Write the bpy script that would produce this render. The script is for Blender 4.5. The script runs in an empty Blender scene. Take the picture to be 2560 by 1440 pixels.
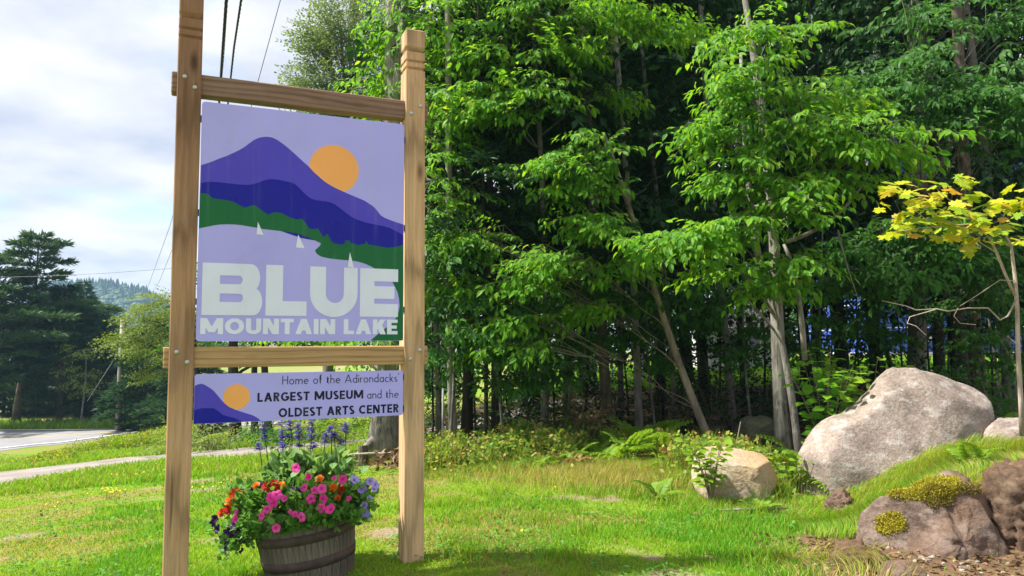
import bpy, math, random
import numpy as np
from mathutils import Matrix, Vector

# ------------------------------------------------------------------ camera, sky, sun, exposure
scene = bpy.context.scene
COL = scene.collection
FPX = 1850.0                       # focal length in pixels of a 2560 wide frame
CAM = np.array([0.0, 0.0, 1.5])
PITCH, ROLL = math.radians(4.63), math.radians(-0.4)
camd = bpy.data.cameras.new('camera'); cam = bpy.data.objects.new('camera', camd); COL.objects.link(cam)
camd.sensor_width = 36.0; camd.lens = FPX / 2560 * 36.0; camd.clip_start = 0.05; camd.clip_end = 4000
RM = Matrix.Rotation(math.pi / 2 + PITCH, 3, 'X') @ Matrix.Rotation(ROLL, 3, 'Z')
cam.matrix_world = Matrix.Translation(CAM) @ RM.to_4x4()
scene.camera = cam

SUN_H = np.array([-0.95, -0.05]); SUN_H /= np.linalg.norm(SUN_H); SUN_EL = math.radians(55)
sund = bpy.data.lights.new('sun', 'SUN'); sun = bpy.data.objects.new('sun', sund); COL.objects.link(sun)
sund.energy = 5.0; sund.angle = math.radians(2.5); sund.color = (1.0, 0.94, 0.84)
to_sun = Vector((SUN_H[0] * math.cos(SUN_EL), SUN_H[1] * math.cos(SUN_EL), math.sin(SUN_EL)))
sun.rotation_euler = to_sun.to_track_quat('Z', 'Y').to_euler()
sun.location = (-20, 8, 25)

world = bpy.data.worlds.new('World'); scene.world = world; world.use_nodes = True
wn, wl = world.node_tree.nodes, world.node_tree.links
wn.clear()
def wnode(t, **kw):
    n = wn.new(t)
    for k, v in kw.items(): setattr(n, k, v)
    return n
w_out = wnode('ShaderNodeOutputWorld'); w_sky = wnode('ShaderNodeTexSky', sky_type='NISHITA', sun_disc=False)
w_sky.sun_elevation = SUN_EL; w_sky.sun_rotation = math.atan2(SUN_H[0], SUN_H[1])
w_bg1 = wnode('ShaderNodeBackground'); w_bg1.inputs[1].default_value = 0.10
w_bg2 = wnode('ShaderNodeBackground'); w_bg2.inputs[1].default_value = 0.47
w_tc = wnode('ShaderNodeTexCoord'); w_sep = wnode('ShaderNodeSeparateXYZ')
wl.new(w_tc.outputs['Generated'], w_sep.inputs[0])
w_add = wnode('ShaderNodeMath', operation='MAXIMUM'); w_add.inputs[1].default_value = 0.0
wl.new(w_sep.outputs[2], w_add.inputs[0])
w_a2 = wnode('ShaderNodeMath', operation='ADD'); w_a2.inputs[1].default_value = 0.22; wl.new(w_add.outputs[0], w_a2.inputs[0])
w_dx = wnode('ShaderNodeMath', operation='DIVIDE'); wl.new(w_sep.outputs[0], w_dx.inputs[0]); wl.new(w_a2.outputs[0], w_dx.inputs[1])
w_dy = wnode('ShaderNodeMath', operation='DIVIDE'); wl.new(w_sep.outputs[1], w_dy.inputs[0]); wl.new(w_a2.outputs[0], w_dy.inputs[1])
w_cmb = wnode('ShaderNodeCombineXYZ'); wl.new(w_dx.outputs[0], w_cmb.inputs[0]); wl.new(w_dy.outputs[0], w_cmb.inputs[1])
CLOUD_OFF = (3.1, 7.4, 0.0)
w_map = wnode('ShaderNodeVectorMath', operation='ADD'); w_map.inputs[1].default_value = CLOUD_OFF; wl.new(w_cmb.outputs[0], w_map.inputs[0])
w_n1 = wnode('ShaderNodeTexNoise'); w_n1.inputs['Scale'].default_value = 1.35; w_n1.inputs['Detail'].default_value = 7; w_n1.inputs['Roughness'].default_value = 0.55
wl.new(w_map.outputs[0], w_n1.inputs['Vector'])
w_r1 = wnode('ShaderNodeValToRGB'); w_r1.color_ramp.elements[0].position = 0.30; w_r1.color_ramp.elements[1].position = 0.44
w_r1.color_ramp.elements[0].color = (0, 0, 0, 1); w_r1.color_ramp.elements[1].color = (1, 1, 1, 1)
wl.new(w_n1.outputs[0], w_r1.inputs[0])
w_n2 = wnode('ShaderNodeTexNoise'); w_n2.inputs['Scale'].default_value = 2.3; w_n2.inputs['Detail'].default_value = 6
wl.new(w_map.outputs[0], w_n2.inputs['Vector'])
w_r2 = wnode('ShaderNodeValToRGB'); w_r2.color_ramp.elements[0].position = 0.32; w_r2.color_ramp.elements[1].position = 0.62
w_r2.color_ramp.elements[0].color = (0.58, 0.64, 0.82, 1); w_r2.color_ramp.elements[1].color = (1.06, 1.06, 1.06, 1)
wl.new(w_n2.outputs[0], w_r2.inputs[0]); wl.new(w_r2.outputs[0], w_bg2.inputs[0])
wl.new(w_sky.outputs[0], w_bg1.inputs[0])
w_mix = wnode('ShaderNodeMixShader'); wl.new(w_r1.outputs[0], w_mix.inputs[0]); wl.new(w_bg1.outputs[0], w_mix.inputs[1]); wl.new(w_bg2.outputs[0], w_mix.inputs[2])
wl.new(w_mix.outputs[0], w_out.inputs[0])

vs = scene.view_settings
vs.view_transform = 'Standard'; vs.look = 'None'; vs.exposure = 1.12; vs.gamma = 1.0; vs.use_curve_mapping = False
scene.render.engine = 'CYCLES'
scene.cycles.use_denoising = True
scene.cycles.max_bounces = 8; scene.cycles.transparent_max_bounces = 8
scene.cycles.diffuse_bounces = 4; scene.cycles.transmission_bounces = 5; scene.cycles.volume_bounces = 1
scene.cycles.sample_clamp_indirect = 6.0

# ------------------------------------------------------------------ helpers
rng = np.random.default_rng(7)
random.seed(7)
_RM = np.array(RM)
def ray(px, py):
    d = _RM @ np.array([(px - 1280) / FPX, -(py - 720) / FPX, -1.0])
    return d / d[1]
def P(px, py, Y):
    return CAM + ray(px, py) * Y
def gx(px, Y, py=1000):
    return ray(px, py)[0] * Y
def S(t):
    t = np.clip(t, 0, 1); return t * t * (3 - 2 * t)
def unit(v):
    v = np.asarray(v, float); return v / (np.linalg.norm(v, axis=-1, keepdims=True) + 1e-12)

def _hash(ix, iy, seed):
    h = np.sin(ix * 127.1 + iy * 311.7 + seed * 74.7) * 43758.5453
    return h - np.floor(h)
def vnoise(x, y, seed=0):
    x = np.asarray(x, float); y = np.asarray(y, float)
    ix, iy = np.floor(x), np.floor(y); fx, fy = x - ix, y - iy
    fx = fx * fx * (3 - 2 * fx); fy = fy * fy * (3 - 2 * fy)
    a = _hash(ix, iy, seed); b = _hash(ix + 1, iy, seed); c = _hash(ix, iy + 1, seed); d = _hash(ix + 1, iy + 1, seed)
    return a + (b - a) * fx + (c - a) * fy + (a - b - c + d) * fx * fy
def fbm(x, y, seed=0, o=4):
    s = 0; a = 0.5; t = 0
    for k in range(o):
        s = s + a * vnoise(x * 2 ** k, y * 2 ** k, seed + k * 13); t += a; a *= 0.5
    return s / t
def noise3(p, seed=0, o=3):
    return (fbm(p[..., 0], p[..., 1], seed, o) + fbm(p[..., 1] + 5.2, p[..., 2], seed + 31, o) + fbm(p[..., 2] + 9.1, p[..., 0], seed + 57, o)) / 3

def gz(x, y):
    """height of the ground"""
    x = np.asarray(x, float); y = np.asarray(y, float)
    w = np.maximum(0, -0.8 * x + 0.25 * y - 2.5)
    w = np.where(y < 2, np.maximum(0, -0.8 * x - 2.0) * 1.0, w)
    drop = 0.1 * w + 0.032 * np.maximum(0, w - 9.0) ** 2
    drop = 3.05 - np.log1p(np.exp(-(drop - 3.05) * 4)) / 4 - np.log1p(np.exp((drop - 3.05) * 4)) / 4 * 0 if False else np.minimum(drop, 3.05)
    z = 0.08 - drop
    z = z + 0.032 * np.clip(y - 10, 0, 26) * S((x + 4) / 6)
    # low bank on the right
    m = 0.54 * S((x - 2.15 - 0.25 * (y - 4.9)) / 1.5) * S((y - 5.05) / 0.8) * (1 - 0.75 * S((y - 6.6) / 2.6))
    z = z + m * (0.72 + 0.34 * fbm(x * 1.7, y * 1.7, 5) + .22 * (fbm(x * 5, y * 5, 15) - .5))
    z = z + 0.10 * np.exp(-((x + .3) ** 2 + (y - 5.0) ** 2) / 2.2)
    near = 1 - S((np.hypot(x, y) - 30) / 20)
    z = z + near * (0.05 * (fbm(x * 0.7, y * 0.7, 3) - 0.5) + 0.03 * (fbm(x * 2.6, y * 2.6, 9) - 0.5))
    return z
def gzf(x, y): return float(gz(np.array(x), np.array(y)))
def G(px, py):
    """where the sight line of a pixel meets the ground"""
    d = ray(px, py); lo = 0.5
    for Y in np.arange(1.0, 200, 0.05):
        p = CAM + d * Y
        if p[2] <= gzf(p[0], p[1]): return p
    return CAM + d * 200

class Acc:
    """collects triangles and quads, then links them as ONE mesh object"""
    def __init__(s): s.V = []; s.T = []; s.Q = []; s.TM = []; s.QM = []; s.C = []; s.n = 0
    def add(s, V, T=None, Q=None, m=0, col=None):
        V = np.asarray(V, float).reshape(-1, 3)
        if T is not None and len(T): t = np.asarray(T, int).reshape(-1, 3) + s.n; s.T.append(t); s.TM.append(np.full(len(t), m))
        if Q is not None and len(Q): q = np.asarray(Q, int).reshape(-1, 4) + s.n; s.Q.append(q); s.QM.append(np.full(len(q), m))
        s.V.append(V); s.n += len(V)
        if col is not None: s.C.append(np.broadcast_to(np.asarray(col, float), (len(V), 3)))
    def box(s, lo, hi, m=0):
        x0, y0, z0 = lo; x1, y1, z1 = hi
        V = [(x0,y0,z0),(x1,y0,z0),(x1,y1,z0),(x0,y1,z0),(x0,y0,z1),(x1,y0,z1),(x1,y1,z1),(x0,y1,z1)]
        s.add(V, Q=[(0,3,2,1),(4,5,6,7),(0,1,5,4),(1,2,6,5),(2,3,7,6),(3,0,4,7)], m=m)
    def tube(s, pts, rad, n=6, m=0, cap=True):
        pts = np.asarray(pts, float); k = len(pts); rad = np.broadcast_to(np.asarray(rad, float), (k,))
        tan = unit(np.gradient(pts, axis=0))
        up = np.array([0, 0, 1.0]) if abs(tan[0][2]) < 0.9 else np.array([1.0, 0, 0])
        a = unit(np.cross(tan[0], up)); V = []
        for i in range(k):
            a = unit(a - tan[i] * np.dot(a, tan[i])); b = np.cross(tan[i], a)
            ang = np.arange(n) * 2 * math.pi / n
            V.append(pts[i] + rad[i] * (np.cos(ang)[:, None] * a + np.sin(ang)[:, None] * b))
        V = np.concatenate(V); i = np.arange(n); j = (i + 1) % n
        Q = np.concatenate([np.stack([r * n + i, r * n + j, (r + 1) * n + j, (r + 1) * n + i], 1) for r in range(k - 1)])
        T = None
        if cap:
            V = np.concatenate([V, pts[[0, -1]]]); c0, c1 = n * k, n * k + 1; o = (k - 1) * n
            T = np.concatenate([np.stack([j, i, np.full(n, c0)], 1), np.stack([o + i, o + j, np.full(n, c1)], 1)])
        s.add(V, T, Q, m)
    def scale_all(s, off): s.V = [v - off for v in s.V]
    def mesh(s, name, mats, smooth=False):
        V = np.concatenate(s.V); me = bpy.data.meshes.new(name)
        T = np.concatenate(s.T) if s.T else np.zeros((0, 3), int); Q = np.concatenate(s.Q) if s.Q else np.zeros((0, 4), int)
        M = np.concatenate(s.TM + s.QM) if (s.TM or s.QM) else np.zeros(0)
        me.vertices.add(len(V)); me.vertices.foreach_set('co', V.astype(np.float32).ravel())
        L = np.concatenate([T.ravel(), Q.ravel()]); me.loops.add(len(L)); me.loops.foreach_set('vertex_index', L.astype(np.int32))
        tot = np.concatenate([np.full(len(T), 3), np.full(len(Q), 4)]); st = np.concatenate([[0], np.cumsum(tot)[:-1]]) if len(tot) else tot
        me.polygons.add(len(tot)); me.polygons.foreach_set('loop_start', st.astype(np.int32)); me.polygons.foreach_set('loop_total', tot.astype(np.int32))
        for mt in (mats if isinstance(mats, (list, tuple)) else [mats]): me.materials.append(mt)
        me.polygons.foreach_set('material_index', M.astype(np.int32))
        me.polygons.foreach_set('use_smooth', np.full(len(tot), bool(smooth)))
        if s.C:
            C = np.concatenate(s.C); a = me.color_attributes.new('col', 'FLOAT_COLOR', 'POINT')
            a.data.foreach_set('color', np.concatenate([C, np.ones((len(C), 1))], 1).astype(np.float32).ravel())
        me.update(calc_edges=True); me.validate()
        return me
    def obj(s, name, mats, parent=None, smooth=False, **props):
        return link(name, s.mesh(name, mats, smooth), parent, **props)
def link(name, me, parent=None, loc=None, **props):
    o = bpy.data.objects.new(name, me); COL.objects.link(o)
    if parent is not None: o.parent = parent
    if loc is not None: o.location = loc
    for k, v in props.items(): o[k] = v
    return o
def thing(name, label, cat, loc=(0, 0, 0), rz=0.0, group=None):
    o = bpy.data.objects.new(name, None); COL.objects.link(o); o.empty_display_size = 0.2
    o.location = [float(v) for v in loc]; o.rotation_euler = (0, 0, rz); o['label'] = label; o['category'] = cat
    if group: o['group'] = group
    return o

# ------------------------------------------------------------------ materials
class NT:
    def __init__(s, name):
        s.m = bpy.data.materials.new(name); s.m.use_nodes = True; s.t = s.m.node_tree; s.t.nodes.clear()
        s.out = s.t.nodes.new('ShaderNodeOutputMaterial')
    def n(s, typ, ins=None, **kw):
        x = s.t.nodes.new(typ)
        for k, v in kw.items(): setattr(x, k, v)
        for k, v in (ins or {}).items():
            if hasattr(v, 'is_output'): s.t.links.new(v, x.inputs[k])
            else: x.inputs[k].default_value = v
        return x
    def ramp(s, fac, stops, interp='LINEAR'):
        r = s.t.nodes.new('ShaderNodeValToRGB'); e = r.color_ramp; e.interpolation = interp
        while len(e.elements) < len(stops): e.elements.new(0.5)
        for el, (p, c) in zip(e.elements, stops):
            el.position = p; el.color = (c[0], c[1], c[2], 1) if len(c) == 3 else c
        s.t.links.new(fac, r.inputs[0]); return r.outputs[0]
    def mixc(s, fac, a, b, mode='MIX'):
        x = s.n('ShaderNodeMix', data_type='RGBA', blend_type=mode)
        for i, v in ((0, fac), (6, a), (7, b)):
            if hasattr(v, 'is_output'): s.t.links.new(v, x.inputs[i])
            else: x.inputs[i].default_value = v if i == 0 else ((*v, 1) if len(v) == 3 else v)
        return x.outputs[2]
    def math(s, op, a, b=0.0, clamp=False):
        x = s.n('ShaderNodeMath', operation=op, use_clamp=clamp)
        for i, v in enumerate((a, b)):
            if hasattr(v, 'is_output'): s.t.links.new(v, x.inputs[i])
            else: x.inputs[i].default_value = v
        return x.outputs[0]
    def noise(s, vec, scale, detail=4, rough=0.55, dist=0.0):
        ins = {'Scale': scale, 'Detail': detail, 'Roughness': rough, 'Distortion': dist}
        if vec is not None: ins['Vector'] = vec
        return s.n('ShaderNodeTexNoise', ins).outputs[0]
    def mapping(s, vec, sc, loc=(0, 0, 0)):
        return s.n('ShaderNodeMapping', {'Vector': vec, 'Scale': sc, 'Location': loc}).outputs[0]
    def objco(s): return s.n('ShaderNodeTexCoord').outputs['Object']
    def principled(s, col, rough=0.6, spec=0.3, bump=None, bstr=0.3, bdist=0.01, metal=0.0):
        b = s.n('ShaderNodeBsdfPrincipled', {'Roughness': rough, 'Specular IOR Level': spec, 'Metallic': metal})
        if hasattr(col, 'is_output'): s.t.links.new(col, b.inputs['Base Color'])
        else: b.inputs['Base Color'].default_value = (*col, 1)
        if bump is not None:
            bp = s.n('ShaderNodeBump', {'Height': bump, 'Strength': bstr, 'Distance': bdist}); s.t.links.new(bp.outputs[0], b.inputs['Normal'])
        return b.outputs[0]
    def done(s, sh): s.t.links.new(sh, s.out.inputs[0]); return s.m

def leafmat(name, cols, trans=0.42, tmul=(1.7, 1.55, 0.9), rough=0.5, spec=0.22, ground=None):
    k = NT(name)
    isl = k.n('ShaderNodeNewGeometry').outputs['Random Per Island']; ob = k.n('ShaderNodeObjectInfo').outputs['Random']
    r = k.math('FRACT', k.math('ADD', isl, ob))
    c = k.ramp(r, [(i / (len(cols) - 1), q) for i, q in enumerate(cols)])
    nz = k.noise(k.n('ShaderNodeTexCoord').outputs['Object'], 1.2, 2)
    c = k.mixc(1.0, c, k.ramp(nz, [(0.3, (0.8, 0.84, 0.8)), (0.7, (1.15, 1.1, 1.0))]), 'MULTIPLY')
    tc = k.mixc(1.0, c, tmul, 'MULTIPLY')
    p = k.principled(c, rough, spec)
    t = k.n('ShaderNodeBsdfTranslucent', {'Color': tc})
    m = k.n('ShaderNodeMixShader', {0: trans, 1: p, 2: t.outputs[0]})
    return k.done(m.outputs[0])
def plain(name, col, rough=0.6, spec=0.3, metal=0.0, var=0.12, scale=6.0, bstr=0.0):
    k = NT(name); oc = k.objco(); nz = k.noise(oc, scale, 5)
    c = k.mixc(1.0, col, k.ramp(nz, [(0.25, (1 - var,) * 3), (0.75, (1 + var,) * 3)]), 'MULTIPLY')
    return k.done(k.principled(c, rough, spec, nz if bstr else None, bstr, 0.01, metal))
def colattr(name, rough=0.75, spec=0.2, trans=0.0, tmul=(1.5, 1.4, 0.8), rnd=False):
    k = NT(name); c = k.n('ShaderNodeAttribute', attribute_name='col').outputs['Color']
    if rnd:
        isl = k.n('ShaderNodeNewGeometry').outputs['Random Per Island']
        c = k.mixc(1.0, c, k.ramp(isl, [(0, (0.72, 0.76, 0.7)), (1, (1.28, 1.22, 1.2))]), 'MULTIPLY')
    p = k.principled(c, rough, spec)
    if trans:
        t = k.n('ShaderNodeBsdfTranslucent', {'Color': k.mixc(1.0, c, tmul, 'MULTIPLY')})
        p = k.n('ShaderNodeMixShader', {0: trans, 1: p, 2: t.outputs[0]}).outputs[0]
    return k.done(p)
def barkmat(name, dark, light, scale=14.0, lichen=0.0, vstretch=0.16):
    k = NT(name); oc = k.objco(); v = k.mapping(oc, (1, 1, vstretch))
    n1 = k.noise(v, scale, 6, 0.65, 0.6); n2 = k.noise(oc, 2.2, 4)
    c = k.ramp(n1, [(0.33, dark), (0.66, light)])
    c = k.mixc(k.ramp(n2, [(0.42, (0, 0, 0)), (0.62, (0.55, 0.55, 0.55))]), c, (light[0] * 1.15, light[1] * 1.2, light[2] * 1.15))
    if lichen:
        n3 = k.noise(oc, 9, 4); c = k.mixc(k.ramp(n3, [(0.56, (0, 0, 0)), (0.66, (lichen,) * 3)]), c, (0.34, 0.35, 0.31))
    return k.done(k.principled(c, 0.9, 0.15, n1, 0.9, 0.03))

M = {}
M['leaf_beech'] = leafmat('leaf_beech', [(0.06, 0.20, 0.016), (0.11, 0.30, 0.02), (0.17, 0.38, 0.022), (0.08, 0.25, 0.018), (0.13, 0.33, 0.02), (0.055, 0.19, 0.018), (0.20, 0.40, 0.025), (0.09, 0.27, 0.018), (0.25, 0.40, 0.03)], trans=0.5, tmul=(1.9, 1.6, .8))
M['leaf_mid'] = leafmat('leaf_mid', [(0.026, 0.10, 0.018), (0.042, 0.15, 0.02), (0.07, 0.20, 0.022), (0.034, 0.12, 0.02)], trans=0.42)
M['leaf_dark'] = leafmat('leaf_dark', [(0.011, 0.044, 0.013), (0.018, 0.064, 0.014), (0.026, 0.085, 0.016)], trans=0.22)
M['leaf_willow'] = leafmat('leaf_willow', [(0.10, 0.17, 0.06), (0.13, 0.21, 0.07), (0.17, 0.25, 0.085)], trans=0.38)
M['leaf_olive'] = leafmat('leaf_olive', [(0.12, 0.19, 0.035), (0.16, 0.235, 0.045), (0.21, 0.28, 0.06)], trans=0.35)
M['leaf_yellow'] = leafmat('leaf_yellow', [(0.30, 0.42, 0.02), (0.52, 0.54, 0.02), (0.26, 0.40, 0.02), (0.46, 0.50, 0.02), (0.60, 0.50, 0.03), (0.34, 0.44, 0.02), (0.20, 0.36, 0.02), (0.66, 0.36, 0.07)], trans=0.42, tmul=(1.25, 1.2, 0.8))
M['leaf_lime'] = leafmat('leaf_lime', [(0.16, 0.30, 0.025), (0.24, 0.36, 0.025), (0.12, 0.26, 0.025)], trans=0.45)
M['needle'] = leafmat('needle', [(0.04, 0.095, 0.04), (0.058, 0.13, 0.05), (0.085, 0.165, 0.06)], trans=0.2)
M['needle_dark'] = leafmat('needle_dark', [(0.026, 0.072, 0.036), (0.038, 0.095, 0.042), (0.052, 0.12, 0.05)], trans=0.18)
M['fern'] = leafmat('fern', [(0.14, 0.29, 0.03), (0.19, 0.34, 0.035), (0.26, 0.38, 0.045)], trans=0.42)
M['fern_dry'] = leafmat('fern_dry', [(0.30, 0.20, 0.08), (0.36, 0.26, 0.09), (0.42, 0.24, 0.10)], trans=0.35, tmul=(1.3, 1.2, 1.0))
M['bark_grey'] = barkmat('bark_grey', (0.055, 0.050, 0.042), (0.20, 0.187, 0.162), 16, 0.5)
M['bark_pale'] = barkmat('bark_pale', (0.11, 0.10, 0.085), (0.32, 0.30, 0.265), 18, 0.6)
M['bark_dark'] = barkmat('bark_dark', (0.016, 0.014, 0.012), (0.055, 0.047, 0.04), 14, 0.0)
M['bark_brown'] = barkmat('bark_brown', (0.045, 0.035, 0.026), (0.135, 0.108, 0.082), 16, 0.2)
M['bark_rough'] = barkmat('bark_rough', (0.055, 0.048, 0.04), (0.33, 0.305, 0.27), 26, 0.5, 0.13)
M['bark_lean'] = barkmat('bark_lean', (0.12, 0.09, 0.065), (0.33, 0.27, 0.21), 16, 0.3)
M['twig'] = plain('twig', (0.20, 0.16, 0.12), 0.85, 0.1)

# ------------------------------------------------------------------ leaf and spray templates
# leaf: x across, y along, z normal; unit length
LEAF8_V = np.array([(0,0,0),(-.24,.30,.05),(-.22,.62,.04),(0,1.0,-.10),(.22,.62,.04),(.24,.30,.05),(0,.30,-.01),(0,.62,-.02)])
LEAF8_T = [(0,6,1),(7,3,2),(0,5,6),(7,4,3)]; LEAF8_Q = [(6,7,2,1),(6,5,4,7)]
LEAF8_C = LEAF8_V * np.array([.82, .95, 1]) + np.stack([.10 * LEAF8_V[:, 1] ** 2, 0 * LEAF8_V[:, 1], -.30 * LEAF8_V[:, 1] ** 2 + .12 * np.abs(LEAF8_V[:, 0])], 1)
LEAF4_V = np.array([(0,0,0),(-.27,.45,.04),(0,1.0,-.08),(.27,.45,.04)]); LEAF4_T = [(0,2,1),(0,3,2)]
def maple_template():
    half = [(0.0,1.0),(.07,.82),(.16,.84),(.13,.62),(.30,.70),(.50,.62),(.42,.52),(.52,.42),(.30,.34),(.40,.14),(.20,.18),(.04,.06)]
    o = half + [(-x, y) for x, y in half[::-1] if x > 0]
    V = [(0, .30, 0)] + [(x, y, -0.10 * (abs(x) * 1.2) - 0.10 * max(0, y - .5) + .03 * math.sin(9 * x + 5 * y)) for x, y in o]
    n = len(o); T = [(0, 1 + i, 1 + (i + 1) % n) for i in range(n)]
    return np.array(V), T
MAPLE_V, MAPLE_T = maple_template()

class Leaves:
    """positions and axes of leaves, many at once"""
    def __init__(s): s.p = []; s.f = []; s.n = []; s.s = []
    def add(s, p, f, n, size): s.p.append(np.atleast_2d(p)); s.f.append(np.atleast_2d(f)); s.n.append(np.atleast_2d(n)); s.s.append(np.atleast_1d(size))
    def arrays(s):
        p = np.concatenate(s.p); f = unit(np.concatenate(s.f)); n = np.concatenate(s.n); z = np.concatenate(s.s)
        n = unit(n - f * np.sum(n * f, 1, keepdims=True)); x = np.cross(f, n)
        return p, x, f, n, z
def bake(acc, arrs, TV, TT=None, TQ=None, m=0):
    p, x, f, n, z = arrs; k = len(TV); N = len(p)
    if N == 0: return
    V = p[:, None, :] + z[:, None, None] * (TV[None, :, 0, None] * x[:, None, :] + TV[None, :, 1, None] * f[:, None, :] + TV[None, :, 2, None] * n[:, None, :])
    off = (np.arange(N) * k)[:, None, None]
    T = (np.asarray(TT)[None] + off).reshape(-1, 3) if TT is not None else None
    Q = (np.asarray(TQ)[None] + off).reshape(-1, 4) if TQ is not None else None
    acc.add(V.reshape(-1, 3), T, Q, m)
def leaf_parts(arrs, idx, me, parent, name='leaf'):
    p, x, f, n, z = arrs
    for i in idx:
        o = bpy.data.objects.new(name, me); COL.objects.link(o); o.parent = parent
        o.matrix_local = Matrix(((x[i][0]*z[i], f[i][0]*z[i], n[i][0]*z[i], p[i][0]), (x[i][1]*z[i], f[i][1]*z[i], n[i][1]*z[i], p[i][1]), (x[i][2]*z[i], f[i][2]*z[i], n[i][2]*z[i], p[i][2]), (0, 0, 0, 1)))

def spray_template(seed, L=0.8, step=0.075, leaf=0.105, droop=0.55, side=5, flat=0.25):
    """a flat leafy branch along +y: leaves in two rows on a main twig and on side twigs"""
    r = np.random.default_rng(seed); lv = Leaves(); twigs = []
    def run(p0, d, length, lf):
        k = max(2, int(length / step)); pts = []
        for i in range(k + 1):
            t = i / k; q = p0 + d * length * t + np.array([0, 0, -0.22 * length * t * t]); pts.append(q)
            if i == 0: continue
            for sgn in ((-1, 1) if r.random() < 0.55 else ((-1,) if i % 2 else (1,))):
                sd = np.array([d[1], -d[0], 0]) * sgn
                fw = d * (0.5 + 0.4 * r.random()) + sd * (0.65 if i < k else 0.1) + np.array([0, 0, -droop * (0.5 + r.random())]) + r.normal(0, .16, 3)
                nn = np.array([0, 0, 1.0]) + r.normal(0, flat, 3) + d * 0.35
                lv.add(q + r.normal(0, .008, 3), fw, nn, lf * (0.45 + 0.8 * r.random()))
        twigs.append(np.array(pts))
    run(np.zeros(3), np.array([0, 1.0, 0]), L, leaf)
    for i in range(side):
        t = (i + 0.6) / (side + 0.6); sg = 1 if i % 2 else -1
        a = math.radians(38 + 20 * r.random()) * sg
        run(np.array([0, L * t, -0.22 * L * t * t]), np.array([math.sin(a), math.cos(a), 0]), L * (0.62 - 0.36 * t) * (0.8 + .4 * r.random()), leaf)
    return lv.arrays(), twigs
SPRAY_NEAR = [spray_template(100 + i, L=0.85, step=0.088, leaf=0.138) for i in range(6)]
SPRAY_MID = [spray_template(120 + i, L=1.0, step=0.11, leaf=0.13, side=5, flat=0.35) for i in range(5)]
SPRAY_FAR = [spray_template(140 + i, L=1.5, step=0.2, leaf=0.20, side=6, flat=0.6) for i in range(5)]
SPRAY_FINE = [spray_template(160 + i, L=1.1, step=0.10, leaf=0.12, droop=0.2, side=6, flat=0.7) for i in range(5)]
SPRAY_SMALL = [spray_template(180 + i, L=0.4, step=0.06, leaf=0.085, droop=0.35, side=3) for i in range(4)]

def basis(d, roll, r):
    y = unit(d); up = np.array([0, 0, 1.0]); x = unit(np.cross(y, up) + 1e-6); z = np.cross(x, y)
    c, s_ = math.cos(roll), math.sin(roll); x2 = x * c + z * s_; z2 = z * c - x * s_
    return np.stack([x2, y, z2], 1)
def place_spray(lv, twacc, tpl, pos, d, sc, roll, r, tw=True, trad=0.004):
    (p, x, f, n, z), tw_ = tpl; R = basis(d, roll, r)
    lv.add(pos + sc * p @ R.T, f @ R.T, n @ R.T, z * sc)
    if tw and twacc is not None:
        for k, q in enumerate(tw_ if tw == 2 else tw_[:1]):
            twacc.tube(pos + sc * q @ R.T, np.linspace(trad, trad * 0.4, len(q)) * (1 if k == 0 else 0.6), 3, cap=False)

def bez(a, b, c, n=7):
    t = np.linspace(0, 1, n)[:, None]; return (1 - t) ** 2 * a + 2 * t * (1 - t) * b + t * t * c
def trunk_path(top, wob, r, n=12, h=None):
    t = np.linspace(0, 1, n); pts = np.outer(t, np.asarray(top, float))
    ph = r.random(4) * 6.28
    pts[:, 0] += wob * (np.sin(t * 5 + ph[0]) - math.sin(ph[0])) * (t > 0); pts[:, 1] += wob * (np.sin(t * 4.2 + ph[1]) - math.sin(ph[1]))
    return pts
def on_path(pts, t):
    i = t * (len(pts) - 1); k = int(min(max(i, 0), len(pts) - 2)); return pts[k] + (pts[k + 1] - pts[k]) * (i - k)

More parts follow.
